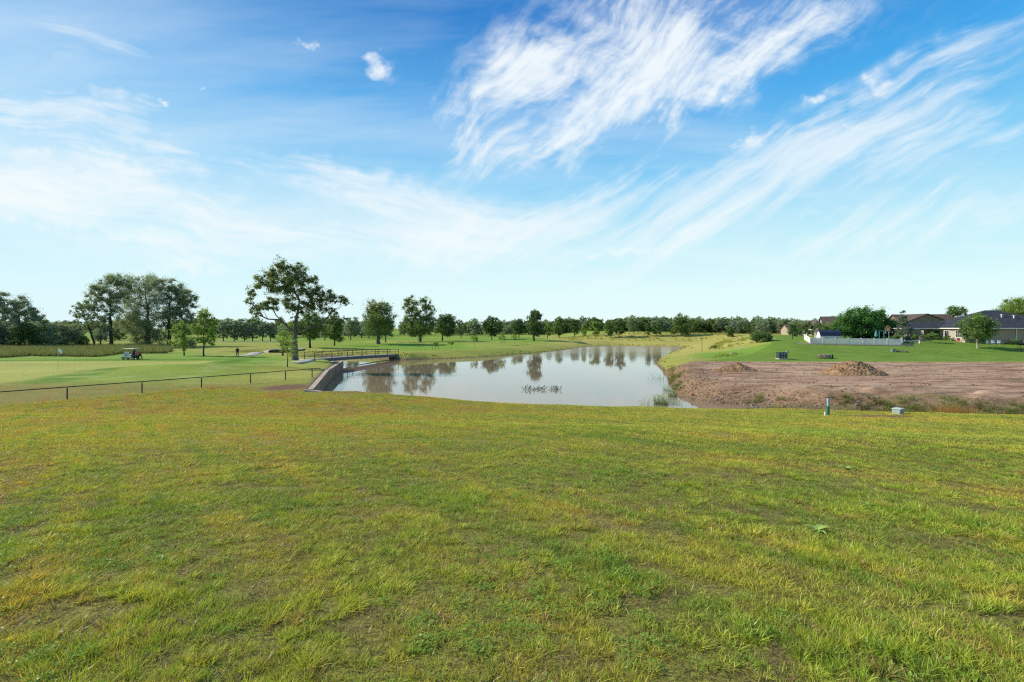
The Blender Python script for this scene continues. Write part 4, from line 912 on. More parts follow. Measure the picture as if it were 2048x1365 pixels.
def cartbox(mb, x0, x1, y0, y1, z0, z1, **kw): mb.box((cX + (x0 + x1) / 2, cY + (y0 + y1) / 2, cZ + (z0 + z1) / 2), (x1 - x0, y1 - y0, z1 - z0), **kw)
t = thing('golf_cart', 'cream golf cart with a flat roof parked behind the putting green', 'golf cart', (cX, cY, cZ))
CREAM = mat('cart_cream', (.90, .80, .66), .4, .1, 2, .5); VIN = mat('cart_seat', (.66, .6, .55), .6); DKC = mat('cart_dark', (.10, .085, .09), .6)
mb = MB()   # nose: sloped front cowl with fender curve (front faces left)
prof = [(-1.32, .28), (-1.38, .45), (-1.30, .62), (-1.05, .78), (-.80, .86), (-.66, .86), (-.60, .40), (-.72, .30), (-.80, .46), (-.95, .52), (-1.10, .46), (-1.18, .28)]
mb.prism([(cX + a, cY - .55, cZ + z_) for a, z_ in prof], (0, 0, 0), (0, 1.1, 0)); mb.build('front_cowl', CREAM, t)
mb = MB(); prof = [(-.62, .26), (.98, .26), (.95, .44), (.80, .54), (.62, .54), (.50, .30), (-.62, .36)]; mb.prism([(cX + a, cY - .5, cZ + z_) for a, z_ in prof], (0, 0, 0), (0, 1.0, 0)); mb.build('chassis', DKC, t)
mb = MB(); prof = [(-.32, .37), (.46, .37), (.46, .55), (.5, .72), (-.20, .74), (-.36, .60)]; mb.prism([(cX + a, cY - .54, cZ + z_) for a, z_ in prof], (0, 0, 0), (0, 1.08, 0)); mb.build('side_body', CREAM, t)
mb = MB(); cartbox(mb, .52, 1.22, -.5, .5, .56, .80, bev=.04); mb.build('bag_well', DKC, t)
mb = MB(); cartbox(mb, -.18, .42, -.5, .5, .75, .88, bev=.04); mb.build('seat', VIN, t)
mb = MB(); cartbox(mb, .36, .50, -.5, .5, .86, 1.28, ry=.2, bev=.04); mb.build('backrest', VIN, t)
mb = MB(); cartbox(mb, -1.02, 1.0, -.62, .62, 1.86, 1.94, bev=.03); mb.build('roof', mat('roof_cream', (.74, .72, .58), .5, .1), t)
for sx, tx in ((-.72, -.86), (.58, .66)):
    for sy in (-.52, .52):
        mb = MB(); mb.tube([(cX + sx, cY + sy, cZ + .8), (cX + tx, cY + sy, cZ + 1.88)], .025, 5); mb.build('roof_post', STEEL, t)
mb = MB(); cartbox(mb, -.86, -.72, -.5, .5, .86, 1.36, ry=-.1); mb.build('windshield', mat('windshield_glare', (.75, .77, .78), .15, .05), t)
mb = MB(); mb.tube([(cX - .55, cY - .25, cZ + .7), (cX - .42, cY - .25, cZ + 1.02)], .02, 5); pts = [(cX - .42 + .16 * math.sin(a) * .4, cY - .25 + .16 * math.cos(a), cZ + 1.03 + .16 * math.sin(a) * .6) for a in np.linspace(0, 6.283, 13)]; mb.tube(pts, .014, 5); mb.build('steering_wheel', DKC, t)
for wx in (-.95, .80):
    for wy in (-.5, .5):
        mb = MB(); mb.tube([(cX + wx, cY + wy - .1, cZ + .23), (cX + wx, cY + wy + .1, cZ + .23)], .23, 16); w_ = mb.build('wheel', mat('tyre', (.02, .02, .02), .8), t)
        mb = MB(); mb.tube([(cX + wx, cY + wy - .115, cZ + .23), (cX + wx, cY + wy + .115, cZ + .23)], .125, 12); mb.build('rim', mat('rim', (.7, .7, .7), .3), w_)
mb = MB(); mb.tube([(cX - 1.33, cY - .35, cZ + .55), (cX - 1.40, cY - .35, cZ + .55)], .07, 8); mb.build('headlight', mat('lamp', (.8, .8, .75), .2), t)
for dx_, m_, sd_, lab in ((.72, BLACK, -.22, 'black golf bag strapped on the back of the cart'), (.86, VIN, .22, 'pale golf bag strapped beside the black one on the cart')):
    t2 = thing('golf_bag', lab, 'golf bag', (cX + dx_, cY + sd_, cZ + .7)); mb = MB(); mb.tube([(cX + dx_, cY + sd_, cZ + .8), (cX + dx_ + .05, cY + sd_, cZ + 1.3), (cX + dx_ + .09, cY + sd_, cZ + 1.62)], [.12, .14, .15], 9); mb.build('bag', m_, t2)
    for q in range(5):
        a = q * 1.25; mb = MB(); e = (cX + dx_ + .09 + .08 * math.cos(a), cY + sd_ + .08 * math.sin(a)); mb.tube([(e[0], e[1], cZ + 1.55), (e[0] + .02, e[1], cZ + 1.76)], .01, 4); mb.box((e[0] + .01, e[1], cZ + 1.77), (.1, .05, .05)); mb.build('club', STEEL, t2)
lean = dict(pelvis=(.22, 0, .96), waist=(.10, 0, 1.08), chest=(-.10, 0, 1.26), neck=(-.24, 0, 1.38), chin=(-.33, 0, 1.42), crown=(-.40, 0, 1.52), shL=(-.12, -.2, 1.32), elL=(-.28, -.24, 1.08), wrL=(-.45, -.18, .98), hdL=(-.53, -.14, .96),
            shR=(-.12, .2, 1.32), elR=(-.30, .24, 1.10), wrR=(-.46, .16, 1.0), hdR=(-.54, .12, .98), hipL=(.22, -.1, .9), knL=(.10, -.12, .5), anL=(.22, -.12, .09), toL=(.06, -.14, .04), hipR=(.22, .1, .9), knR=(.36, .12, .52), anR=(.56, .12, .1), toR=(.42, .12, .04))
person('golfer in a red shirt leaning over the back of the golf cart', (cX + 1.42, cY - .1, T(cX + 1.42, cY - .1)), 0, lean, (RED, BLACK, mat('cap_white', (.7, .68, .66), .8)))

# ------------------------------------------------------------------ houses
SHING = mat('slate_shingles', (.058, .062, .074), .9, .4, 1.2, .1, bump=.5); SHINGB = mat('brown_shingles', (.145, .105, .085), .9, .4, 1.2, .1, bump=.5)
STUC = mat('stucco_lit', (.50, .44, .34), .9, .15, 1, .1); STUC_SHADE = mat('stucco_shaded', (.40, .30, .215), .9, .15, 1, .1); TRIM = mat('white_trim', (.86, .78, .68), .6, .05); GLASS = mat('window_glass', (.05, .06, .07), .08, .3, 1, .8)  # house wall in two tones: sunlit front, shaded sides painted darker
TAUPE = mat('taupe_siding', (.27, .195, .145), .9, .15, 1, .1); TAN = mat('tan_siding', (.42, .35, .27), .9, .15, 1, .1)
class Frame:
    def __init__(s, o, u): s.o = Vector(o); s.u = Vector((*u, 0)).normalized(); s.v = Vector((-s.u.y, s.u.x, 0)); s.a = math.atan2(s.u.y, s.u.x)
    def __call__(s, a, b_, z): p = s.o + s.u * a + s.v * b_; return Vector((p.x, p.y, s.o.z + z))
    def box(s, mb, a0, a1, b0, b1, z0, z1, **kw):
        mb.box(s((a0 + a1) / 2, (b0 + b1) / 2, (z0 + z1) / 2), (a1 - a0, b1 - b0, z1 - z0), s.a, **kw); return mb
def hip(fr, mb, a0, a1, b0, b1, ze, zr, ra0, ra1, rb, th=.18):
    c_ = [fr(a0, b0, ze), fr(a1, b0, ze), fr(a1, b1, ze), fr(a0, b1, ze)]; r_ = [fr(ra0, rb, zr), fr(ra1, rb, zr)]; lo = [p - Vector((0, 0, th)) for p in c_]
    mb.add(c_ + r_ + lo, [(0, 1, 5, 4), (1, 2, 5), (2, 3, 4, 5), (3, 0, 4), (0, 6, 7, 1), (1, 7, 8, 2), (2, 8, 9, 3), (3, 9, 6, 0), (9, 8, 7, 6)])
def gable(fr, mb, a0, a1, b0, b1, ze, zr, th=.15, along='b'):
    if along == 'b': m_ = (a0 + a1) / 2; P_ = [(a0, b0, ze), (m_, b0, zr), (a1, b0, ze), (a0, b1, ze), (m_, b1, zr), (a1, b1, ze)]
    else: m_ = (b0 + b1) / 2; P_ = [(a0, b0, ze), (a0, m_, zr), (a0, b1, ze), (a1, b0, ze), (a1, m_, zr), (a1, b1, ze)]
    up = [fr(*p) + Vector((0, 0, th)) for p in P_]; lo = [fr(*p) for p in P_]
    mb.add(up + lo, [(0, 1, 4, 3), (1, 2, 5, 4), (9, 10, 7, 6), (10, 11, 8, 7), (0, 6, 7, 1), (1, 7, 8, 2), (3, 4, 10, 9), (4, 5, 11, 10), (0, 3, 9, 6), (2, 8, 11, 5)])
def window(fr, t, face, p0, p1, z0, z1, mull=2, name='window'):
    """face 'b': wall at b=const facing -v ; face 'a': wall at a=const facing -u.  p along the wall"""
    fx = face[1]; q = .12
    def bx(mb, s0, s1, d0, d1, y0, y1):
        if face[0] == 'b': fr.box(mb, s0, s1, fx - d1, fx - d0, y0, y1)
        else: fr.box(mb, fx - d1, fx - d0, s0, s1, y0, y1)
    mb = MB(); bx(mb, p0 - q, p0, .0, .07, z0 - q, z1 + q); bx(mb, p1, p1 + q, 0, .07, z0 - q, z1 + q); bx(mb, p0, p1, 0, .07, z1, z1 + q); bx(mb, p0, p1, 0, .09, z0 - q, z0)
    for k in range(1, mull): s_ = p0 + (p1 - p0) * k / mull; bx(mb, s_ - .035, s_ + .035, .01, .06, z0, z1)
    if name == 'window': bx(mb, p0, p1, .012, .055, (z0 + z1) / 2 - .03, (z0 + z1) / 2 + .03)
    w_ = mb.build(name, TRIM, t); mb = MB(); bx(mb, p0, p1, .004, .03, z0, z1); mb.build('pane', GLASS, w_)
hz0 = -2.8
fr = Frame((99.6, 100, hz0), (.969, -.246))
t = thing('house', 'grey slate roofed single storey house with a shaded side wall and beige lit front', 'house', (99.6, 100, hz0))
mb = MB(); fr.box(mb, 0, 19, 0, 16, -.6, 2.62); mb.build('wall', STUC_SHADE, t)
mb = MB(); fr.box(mb, -.02, .25, .02, 15.9, -.6, 2.6); mb.build('front_wall', STUC, t)
mb = MB(); hip(fr, mb, -.6, 19.6, -.6, 16.6, 2.78, 6.85, 8.4, 10.8, 8); rf = mb.build('roof', SHING, t)
mb = MB(); fr.box(mb, -.64, 19.64, -.66, -.56, 2.55, 2.76); fr.box(mb, -.66, -.56, -.55, 16.6, 2.55, 2.76); mb.build('fascia', TRIM, t)
mb = MB(); hip(fr, mb, 14.5, 26, -3.0, 9, 2.8, 5.6, 18, 22, 3); mb.build('side_roof', SHING, t)
mb = MB(); fr.box(mb, 15.1, 25.4, -2.4, -.02, -.6, 2.6); mb.build('side_wall', STUC_SHADE, t)
for a_, b__ in ((-.12, -.12), (9.0, -.1), (-.1, 5.0)):
    mb = MB(); fr.box(mb, a_ - .06, a_ + .06, b__ - .06, b__ + .04, -.3, 2.58); mb.build('downspout', TRIM, t)
def zroof(a, b_): return 2.78 + (6.85 - 2.78) * min(1, (b_ + .6) / 8.6)
for a, b_ in ((9.3, 4.4), (11.2, 3.9), (13.4, 2.6)):
    mb = MB(); p = fr(a, b_, zroof(a, b_)); mb.tube([p - Vector((0, 0, .1)), p + Vector((0, 0, .55))], .1, 8); mb.box(p + Vector((0, 0, .6)), (.34, .34, .12)); mb.build('roof_vent', TRIM, rf)
window(fr, t, ('b', 0), 11.9, 13.3, 1.75, 2.25, 2)
window(fr, t, ('a', -.02), .9, 2.9, .7, 2.15, 3); window(fr, t, ('a', -.02), 8.2, 10.4, .75, 2.1, 3); window(fr, t, ('a', -.02), 5.0, 6.6, .05, 2.1, 2, 'patio_door')
mb = MB(); hip(fr, mb, -6.8, 1.5, 7.2, 14.5, 2.72, 4.25, -4.6, 3.5, 10.8); mb.build('porch_roof', SHING, t)
mb = MB(); fr.box(mb, -6.85, -.7, 7.12, 7.22, 2.5, 2.70); fr.box(mb, -6.9, -6.8, 7.23, 14.5, 2.5, 2.70); mb.build('porch_fascia', TRIM, t)
for a, b_ in ((-6.3, 7.6), (-6.3, 14), (-3.2, 7.6)):
    mb = MB(); fr.box(mb, a - .13, a + .13, b_ - .13, b_ + .13, -.4, 2.5); mb.build('porch_post', mat('post_brown', (.20, .12, .08), .8), t)
t = thing('dark_fence', 'dark brown slatted privacy fence below the porch roof', 'fence', tuple(fr(-12, 15, 0)))
for i in range(40):
    if i % 8 == 0: mb = MB(); fr.box(mb, -14 + i * .3 - .06, -14 + i * .3 + .06, 15.6, 15.75, -.5, 2.1); mb.build('post', mat('fence_brown', (.035, .025, .022), .8), t)
mb = MB()
for i in range(40): fr.box(mb, -14 + i * .3, -14 + i * .3 + .22, 15.5, 15.54, -.4, 1.95 - .1 * (i % 2))
mb.build('slat_panel', mat('fence_brown', (.035, .025, .022), .8), t)

def simple_house(label, o, u, w, dp, he, hr, wm, rm, along='b', wins=(), name='house'):
    fr = Frame(o, u); t = thing(name, label, 'house', o)
    mb = MB(); fr.box(mb, 0, w, 0, dp, -1, he)
    if along == 'b': mb.add([fr(0, .0, he), fr(w, .0, he), fr(w / 2, .0, hr), fr(0, dp, he), fr(w, dp, he), fr(w / 2, dp, hr)], [(0, 1, 2), (5, 4, 3)])
    else: mb.add([fr(0, 0, he), fr(0, dp, he), fr(0, dp / 2, hr), fr(w, 0, he), fr(w, dp, he), fr(w, dp / 2, hr)], [(2, 1, 0), (3, 4, 5)])
    mb.build('wall', wm, t); mb = MB()
    if along == 'b': gable(fr, mb, -.5, w + .5, -.4, dp + .4, he - (hr - he) / w, hr + .02, along='b')
    else: gable(fr, mb, -.4, w + .4, -.5, dp + .5, he - (hr - he) / dp, hr + .02, along='a')
    mb.build('roof', rm, t)
    for a0, a1, z0, z1 in wins: window(fr, t, ('b', 0), a0, a1, z0, z1)
    return t, fr
simple_house('brown roofed house with a broad taupe gable wall left of the grey roof', (113.5, 131.5, -3.1), (.98, -.18), 11.2, 9, 4.6, 7.0, TAUPE, SHINGB)
simple_house('long brown roof rising behind the taupe gable house', (121, 141, -3.1), (.98, -.18), 15, 9, 4.4, 7.2, TAUPE, SHINGB, 'a')
simple_house('tan house with a steep brown roof left of the big willow', (110, 160, -3), (.93, -.36), 9, 9, 3.4, 6.9, TAN, SHINGB, 'a', ((1.5, 2.7, 1, 2.2), (5, 6.2, 1, 2.2)))
simple_house('smaller house with twin cream gables beyond the white fence', (107.5, 163, -3), (.98, -.2), 3.2, 8, 3.4, 5.3, mat('cream_siding', (.62, .55, .46), .9), SHINGB, 'b', ((1.1, 2.0, 1.2, 2.4),))
simple_house('low brown roofed house furthest left among the dark young trees', (107, 176, -3.2), (.98, -.2), 8, 8, 2.6, 4.4, TAN, SHINGB, 'a')

# ------------------------------------------------------------------ white fence, shed, yard things
f0 = np.array(hit(1607, 686.5)[:2]); 
fA = Vector((pix(1607, 684.5, -3.1)[0], pix(1607, 684.5, -3.1)[1], 0)); 
def onpix(px_, d_): return Vector(((px_ - 1024) / F * d_, d_, 0))
fA = onpix(1607, 107); fB = onpix(1620.5, 98.5); fC = onpix(1801, 96.5); fD = onpix(1815, 108)
t = thing('picket_fence', 'long white vinyl picket fence around a pool yard on the lawn', 'fence', (fB.x, fB.y, T(fB.x, fB.y)))
def picketrun(a, b_, step=.16):
    d = (b_ - a); L_ = d.length; d.normalize(); ang = math.atan2(d.y, d.x); nP = int(L_ / 2.4); mb = MB()
    z_ = lambda s: T(*(a + d * s).xy)
    za, zb = z_(0), z_(L_); zz = lambda s: za + (zb - za) * s / L_
    for i in range(nP + 1):
        s = L_ * i / nP; p = a + d * s; pm = MB(); pm.box((p.x, p.y, zz(s) + .62), (.13, .13, 1.5), ang); pm.box((p.x, p.y, zz(s) + 1.40), (.17, .17, .06), ang); pm.build('post', WHITE, t)
    s = step
    while s < L_ - .05:
        p = a + d * s; mb.box((p.x, p.y, zz(s) + .66), (.125, .03, 1.12), ang); s += step
    mb.build('picket_panel', WHITE, t); mb = MB()
    for hz in (.16, 1.26):
        pa = Vector((a.x, a.y, za + hz)); pb = Vector((b_.x, b_.y, zb + hz)); c_ = (pa + pb) / 2; mb.box(c_, (L_, .05, .11), ang, 0, -math.atan2(zb - za, L_))
    mb.build('rail', WHITE, t)
picketrun(fA, fB, .15); picketrun(fB, fC, .20); picketrun(fC, fD, .2)
strip('gravel_strip', 'tan gravel border at the foot of the white fence', [tuple(onpix(1592, 99).xy), tuple((fB - Vector((0, .7, 0))).xy), tuple((fC - Vector((0, .7, 0))).xy), tuple(onpix(1822, 96).xy)], 1.5, mat('gravel', (.36, .28, .22), .95, .4, 5), .03, 'gravel')
sh = onpix(1641, 112); sh.z = T(sh.x, sh.y); sh.z -= .95; fr = Frame(sh, (.99, -.1)); t = thing('shed', 'small white shed with a dark blue gambrel roof behind the white fence', 'shed', tuple(sh))
mb = MB(); fr.box(mb, 0, 4.6, 0, 1.8, -.3, 1.7); mb.add([fr(0, 0, 1.7), fr(0, 1.8, 1.7), fr(0, 1.5, 2.6), fr(0, .9, 3.0), fr(0, .3, 2.6)], [(4, 3, 2, 1, 0)]); mb.build('wall', mat('shed_white', (.66, .69, .72), .7, .1), t)
mb = MB(); pr = [(-.15, 1.65), (.25, 2.62), (.9, 3.05), (1.55, 2.62), (1.95, 1.65), (1.45, 2.55), (.9, 2.95), (.35, 2.55)]
mb.add([fr(a, b_, z_) for a in (-.1, 4.8) for b_, z_ in pr], [(0, 8, 9, 1), (1, 9, 10, 2), (2, 10, 11, 3), (3, 11, 12, 4), (4, 12, 13, 5), (5, 13, 14, 6), (6, 14, 15, 7), (7, 15, 8, 0), (0, 1, 7), (1, 2, 6, 7), (2, 3, 5, 6), (3, 4, 5), (9, 8, 15), (10, 9, 15, 14), (11, 10, 14, 13), (12, 11, 13)])
mb.build('roof', mat('roof_navy', (.03, .04, .09), .7), t)
for a in (1.0, 3.2): window(fr, t, ('b', 0), a, a + .8, .7, 1.4, 2)
sh2 = onpix(1633, 116); sh2.z = T(sh2.x, sh2.y); fr = Frame(sh2, (.99, -.1)); t = thing('play_house', 'little tan playhouse just left of the shed', 'playhouse', tuple(sh2))
mb = MB(); fr.box(mb, 0, 1.1, 0, 1, -.2, 1.6); mb.add([fr(0, 0, 1.6), fr(1.1, 0, 1.6), fr(.55, 0, 2.5), fr(0, 1, 1.6), fr(1.1, 1, 1.6), fr(.55, 1, 2.5)], [(0, 1, 2), (5, 4, 3)]); mb.build('wall', TAN, t); mb = MB(); gable(fr, mb, -.1, 1.2, -.1, 1.1, 1.5, 2.55, .06); mb.build('roof', SHINGB, t)
TEAL = mat('teal_fabric', (.10, .32, .32), .8)
def at(px_, d_): p = onpix(px_, d_); return Vector((p.x, p.y, T(p.x, p.y)))
p = at(1752, 104); t = thing('patio_umbrella', 'closed teal patio umbrella sticking up behind the white fence', 'umbrella', tuple(p)); mb = MB(); mb.tube([p, p + Vector((0, 0, 2.5))], .03, 6); mb.build('pole', STEEL, t)
mb = MB(); mb.tube([p + Vector((0, 0, .95)), p + Vector((0, 0, 1.25)), p + Vector((0, 0, 2.0)), p + Vector((0, 0, 2.45))], [.24, .30, .16, .03], 9); mb.build('canopy', TEAL, t)
p = at(1768, 105); t = thing('climbing_frame', 'teal metal climbing frame behind the white fence', 'play frame', tuple(p))
for dx_ in (-1.1, 0, 1.1): mb = MB(); mb.tube([p + Vector((dx_, 0, 0)), p + Vector((dx_, 0, 2.15))], .06, 6); mb.build('post', TEAL, t)
mb = MB(); mb.tube([p + Vector((-1.2, 0, 2.15)), p + Vector((1.2, 0, 2.15))], .06, 6); mb.build('beam', TEAL, t); mb = MB(); mb.box(p + Vector((.55, 0, 1.6)), (1.0, .5, .06)); mb.build('platform', TEAL, t)
p = at(1778, 100); t = thing('yard_lamp', 'two armed yard lamp rising above the white fence', 'lamp', tuple(p)); LP = mat('lamp_bronze', (.34, .30, .22), .5)
mb = MB(); mb.tube([p, p + Vector((0, 0, 2.5))], .05, 6); mb.build('post', LP, t)
for sg in (-1, 1):
    mb = MB(); mb.tube([p + Vector((0, 0, 2.4)), p + Vector((sg * .3, 0, 2.62)), p + Vector((sg * .6, 0, 2.55)), p + Vector((sg * .78, 0, 2.3))], .035, 6); mb.build('arm', LP, t)
    mb = MB(); mb.tube([p + Vector((sg * .78, 0, 2.32)), p + Vector((sg * .78, 0, 2.18))], [.05, .16], 9); mb.build('lamp_shade', LP, t)
p = at(1728, 99); t = thing('pump_box', 'small pale pool pump cabinet showing through the pickets', 'cabinet', tuple(p)); mb = MB(); mb.box(p + Vector((0, 0, .45)), (.9, .6, .9), bev=.05); mb.build('body', mat('cabinet_cream', (.6, .58, .5), .6), t); mb = MB(); mb.box(p + Vector((0, 0, .93)), (1.0, .7, .08)); mb.build('lid', STEEL, t)
# transformer, meter post, stones
X, Y, Z = hit(1563, 719); t = thing('transformer_box', 'dark green electrical transformer box with pale labels at the lawn edge', 'transformer', (X, Y, Z)); DG = mat('box_green', (.045, .065, .07), .5, .2)
mb = MB(); mb.box((X, Y, Z + .05), (1.5, 1.2, .25)); mb.build('pad', CONC, t)
mb = MB(); mb.box((X, Y, Z + .66), (1.35, 1.0, 1.0), bev=.05); mb.build('cabinet', DG, t); mb = MB(); mb.box((X, Y - .02, Z + 1.19), (1.42, 1.08, .08), bev=.02); mb.build('lid', DG, t)
for a, z_, w_ in ((-.2, .95, .22), (.28, .95, .22), (-.18, .40, .16), (.2, .40, .16)): mb = MB(); mb.box((X + a, Y - .51, Z + z_), (w_, .02, .13)); mb.build('label_plate', TRIM, t)
X, Y, Z = hit(1575, 718.3); t = thing('meter_post', 'grey meter box on a thin post right of the transformer', 'meter', (X, Y, Z)); mb = MB(); mb.tube([(X, Y, Z - .1), (X, Y, Z + 1.0)], .045, 6); mb.build('post', STEEL, t)
mb = MB(); mb.box((X, Y, Z + 1.2), (.32, .22, .5), bev=.03); mb.build('meter_box', mat('meter_grey', (.42, .44, .46), .5), t); mb = MB(); mb.tube([(X, Y - .11, Z + 1.25), (X, Y - .2, Z + 1.25)], .1, 10); mb.build('dial', GLASS, t)
X, Y, Z = hit(1649, 717.5); t = thing('stone_planter', 'round stacked stone planter with dry grass at the lawn edge', 'planter', (X, Y, Z)); rr = random.Random(4)
mb = MB()
for r_ in range(3):
    for i in range(14): a = i * .449 + r_ * .22; mb.ball((X + .95 * math.cos(a) * (1 - .06 * r_), Y + .7 * math.sin(a), Z + .14 + r_ * .24), (.2, .17, .13), 6, 4, .3, rr.randint(0, 999))
mb.build('stones', ROCK, t)
mb = MB(); mb.box((X + 1.35, Y - .1, Z + .35), (.22, .22, .7), bev=.03); mb.build('bin', STEEL, t)
V, Q, tt, hh = tuft(330, 60, .5, .4, .75, .02, .8); link('dry_grass', newmesh('dry_grass', V + np.array([-.9, 0, .1]), Q, G_ru, dict(tint=tt, hgt=hh)), t)
for bx, by, lab, s_ in ((1786, 704.5, 'small grey green utility box on the lawn left of the plant bed', .55),):
    X, Y, Z = hit(bx, by); t = thing('utility_box', lab, 'utility box', (X, Y, Z)); mb = MB(); mb.box((X, Y, Z + .28), (.6, .5, .56), bev=.03); mb.build('cabinet', GALV, t); mb = MB(); mb.box((X, Y, Z + .59), (.68, .58, .07), bev=.02); mb.build('lid', GALV, t)
def bed(bx, by, lab, w_, h_, m_, seed, stones=6):
    X, Y, Z = hit(bx, by); t = thing('plant_bed', lab, 'plant bed', (X, Y, Z)); V, Q, tt, hh = tuft(seed, 90, w_ * .5, h_ * .5, h_, .03, .7); link('plants', newmesh('plants', V, Q, m_, dict(tint=tt, hgt=hh)), t)
    mb = MB()
    for i in range(stones): a = 3.6 + i * .45; mb.ball((X + w_ * .55 * math.cos(a), Y + w_ * .4 * math.sin(a), Z + .08), (.22, .18, .14), 6, 4, .3, seed + i)
    mb.build('stones', ROCK, t)
bed(1801, 704, 'low plant bed ringed with stones on the lawn', 1.9, .75, G_we, 340); bed(2046, 703, 'plant bed with pale stones at the right edge of the lawn', 2.0, 1.3, G_we, 341, 8)
bed(1385, 697, 'low rock outcrop with weeds near the pond corner', 1.0, .3, G_ba, 342, 4)
X, Y, Z = hit(2041, 702); t = thing('shepherd_hook', 'thin dark pole standing in the bed at the right edge', 'pole', (X, Y, Z)); mb = MB(); mb.tube([(X, Y, Z), (X, Y, Z + 2.0), (X + .12, Y, Z + 2.15), (X + .28, Y, Z + 2.1), (X + .3, Y, Z + 1.95)], .03, 5); mb.build('pole', STEEL, t); mb = MB(); mb.ball((X + .3, Y, Z + 1.82), (.1, .1, .13), 8, 5); mb.build('lantern', STEEL, t)
X, Y, Z = hit(1404, 703); k = Y / F; t = thing('bird_perch', 'thin T topped wooden post in the dry grass by the pond', 'post', (X, Y, Z)); mb = MB(); mb.tube([(X, Y, Z), (X, Y, Z + 25 * k)], .05, 6); mb.build('post', BARKD, t); mb = MB(); mb.box((X, Y, Z + 25.5 * k), (.62, .2, .16)); mb.build('crossbar', BARKD, t)
X, Y, Z = hit(1839, 687.5); t = thing('lawn_marker', 'short white marker post on the lawn below the walkway', 'marker', (X, Y, Z)); mb = MB(); mb.tube([(X, Y, Z), (X, Y, Z + .5), (X, Y, Z + .62)], [.13, .12, .05], 8); mb.build('post', WHITE, t)
X, Y, Z = hit(1381, 721.5); t = thing('survey_stake', 'tiny white survey stake at the corner of the dirt lot', 'stake', (X, Y, Z)); mb = MB(); mb.box((X, Y, Z + .2), (.14, .06, .5)); mb.build('stake', WHITE, t)
X, Y, Z = hit(1470, 707.5); t = thing('drain_cover', 'dark round drain cover lying in the lawn', 'drain', (X, Y, Z)); mb = MB(); mb.tube([(X, Y, Z - .05), (X, Y, Z + .12), (X, Y, Z + .16)], [.5, .5, .4], 14); mb.build('lid', STEEL, t); mb = MB(); mb.tube([(X - .55, Y + .2, Z), (X - .55, Y + .2, Z + .08)], .3, 10); mb.build('collar', CONC, t)
X, Y, Z = hit(1484, 699); t = thing('flat_stone', 'flat pale stone lying in the lawn behind the drain', 'stone', (X, Y, Z)); mb = MB(); mb.ball((X, Y, Z + .03), (.6, .35, .12), 9, 5, .25, 3); mb.build('stone', CONC, t)
# by the house wall
frh = Frame((99.6, 100, hz0), (.969, -.246))
def chair(lab, a, b_, m_):
    p = frh(a, b_, 0); p.z = T(p.x, p.y); t = thing('patio_chair', lab, 'chair', tuple(p)); f_ = Frame(p, (.97, -.24))
    mb = MB(); f_.box(mb, -.28, .28, -.28, .28, .42, .47); mb.build('seat', m_, t); mb = MB(); f_.box(mb, -.28, .28, .24, .29, .47, 1.0); mb.build('backrest', m_, t)
    for q, w_ in ((-.25, -.25), (.25, -.25), (-.25, .25), (.25, .25)): mb = MB(); f_.box(mb, q - .02, q + .02, w_ - .02, w_ + .02, 0, .42); mb.build('leg', m_, t)
WC = mat('chair_white', (.72, .74, .78), .5, .05)
chair('red patio chair by the corner of the beige front wall', -1.2, -.2, RED); chair('left white patio chair against the shaded side wall', 3.0, -1.6, WC); chair('middle white patio chair against the shaded side wall', 4.0, -1.7, WC); chair('right white patio chair against the shaded side wall', 5.0, -1.8, WC)
p = frh(9.9, -1.2, 0); p.z = T(p.x, p.y); t = thing('covered_grill', 'covered black barbecue grill by the shaded wall', 'grill', tuple(p)); mb = MB(); mb.box(p + Vector((0, 0, .5)), (1.1, .6, 1.0), frh.a, taper=.9, bev=.06); mb.build('cover', DKC, t); mb = MB(); mb.ball(p + Vector((0, 0, 1.02)), (.42, .3, .2), 10, 6); mb.build('hood', DKC, t)
p = frh(12.3, -1.0, 0); p.z = T(p.x, p.y); t = thing('air_conditioner', 'grey air conditioning unit behind a low screen on the shaded wall', 'air conditioner', tuple(p)); mb = MB(); mb.box(p + Vector((0, 0, .5)), (1.3, .9, 1.0), frh.a, bev=.05); mb.build('casing', mat('ac_grey', (.11, .12, .15), .6), t); mb = MB(); mb.tube([p + Vector((0, 0, 1.0)), p + Vector((0, 0, 1.05))], .38, 14); mb.build('fan_grille', STEEL, t)
p = at(1843, 104); t = thing('planter_pot', 'large dark round planter at the end of the walkway', 'planter', tuple(p)); mb = MB(); mb.tube([p, p + Vector((0, 0, .3)), p + Vector((0, 0, .8)), p + Vector((0, 0, .95))], [.3, .5, .48, .42], 12); mb.build('pot', DKC, t); mb = MB(); mb.ball(p + Vector((0, 0, 1.1)), (.5, .5, .4), 9, 6, .4, 2); mb.build('plant', mat('plant_purple', (.035, .02, .045), .8), t)
for i, (a, b_, lab, l_) in enumerate([(-1.2, 3.6, 'flowering bush between the patio door and the corner window', L_lite), (-1.2, 7.4, 'dark reddish bush under the left window of the house', L_dark), (1.8, -1.0, 'green bush at the shaded corner of the house', L_mid), (8.0, -1.0, 'low green bush along the shaded wall', L_mid)]):
    p = frh(a, b_, 0); p.z = T(p.x, p.y); plant_tree('garden_bush', lab, 'bush', tuple(p), auto_clumps(1.9, 0, 1.3, 400 + i, 'dome', 8), 700, .16, .03, l_, BARKD, 400 + i, fork=.05)
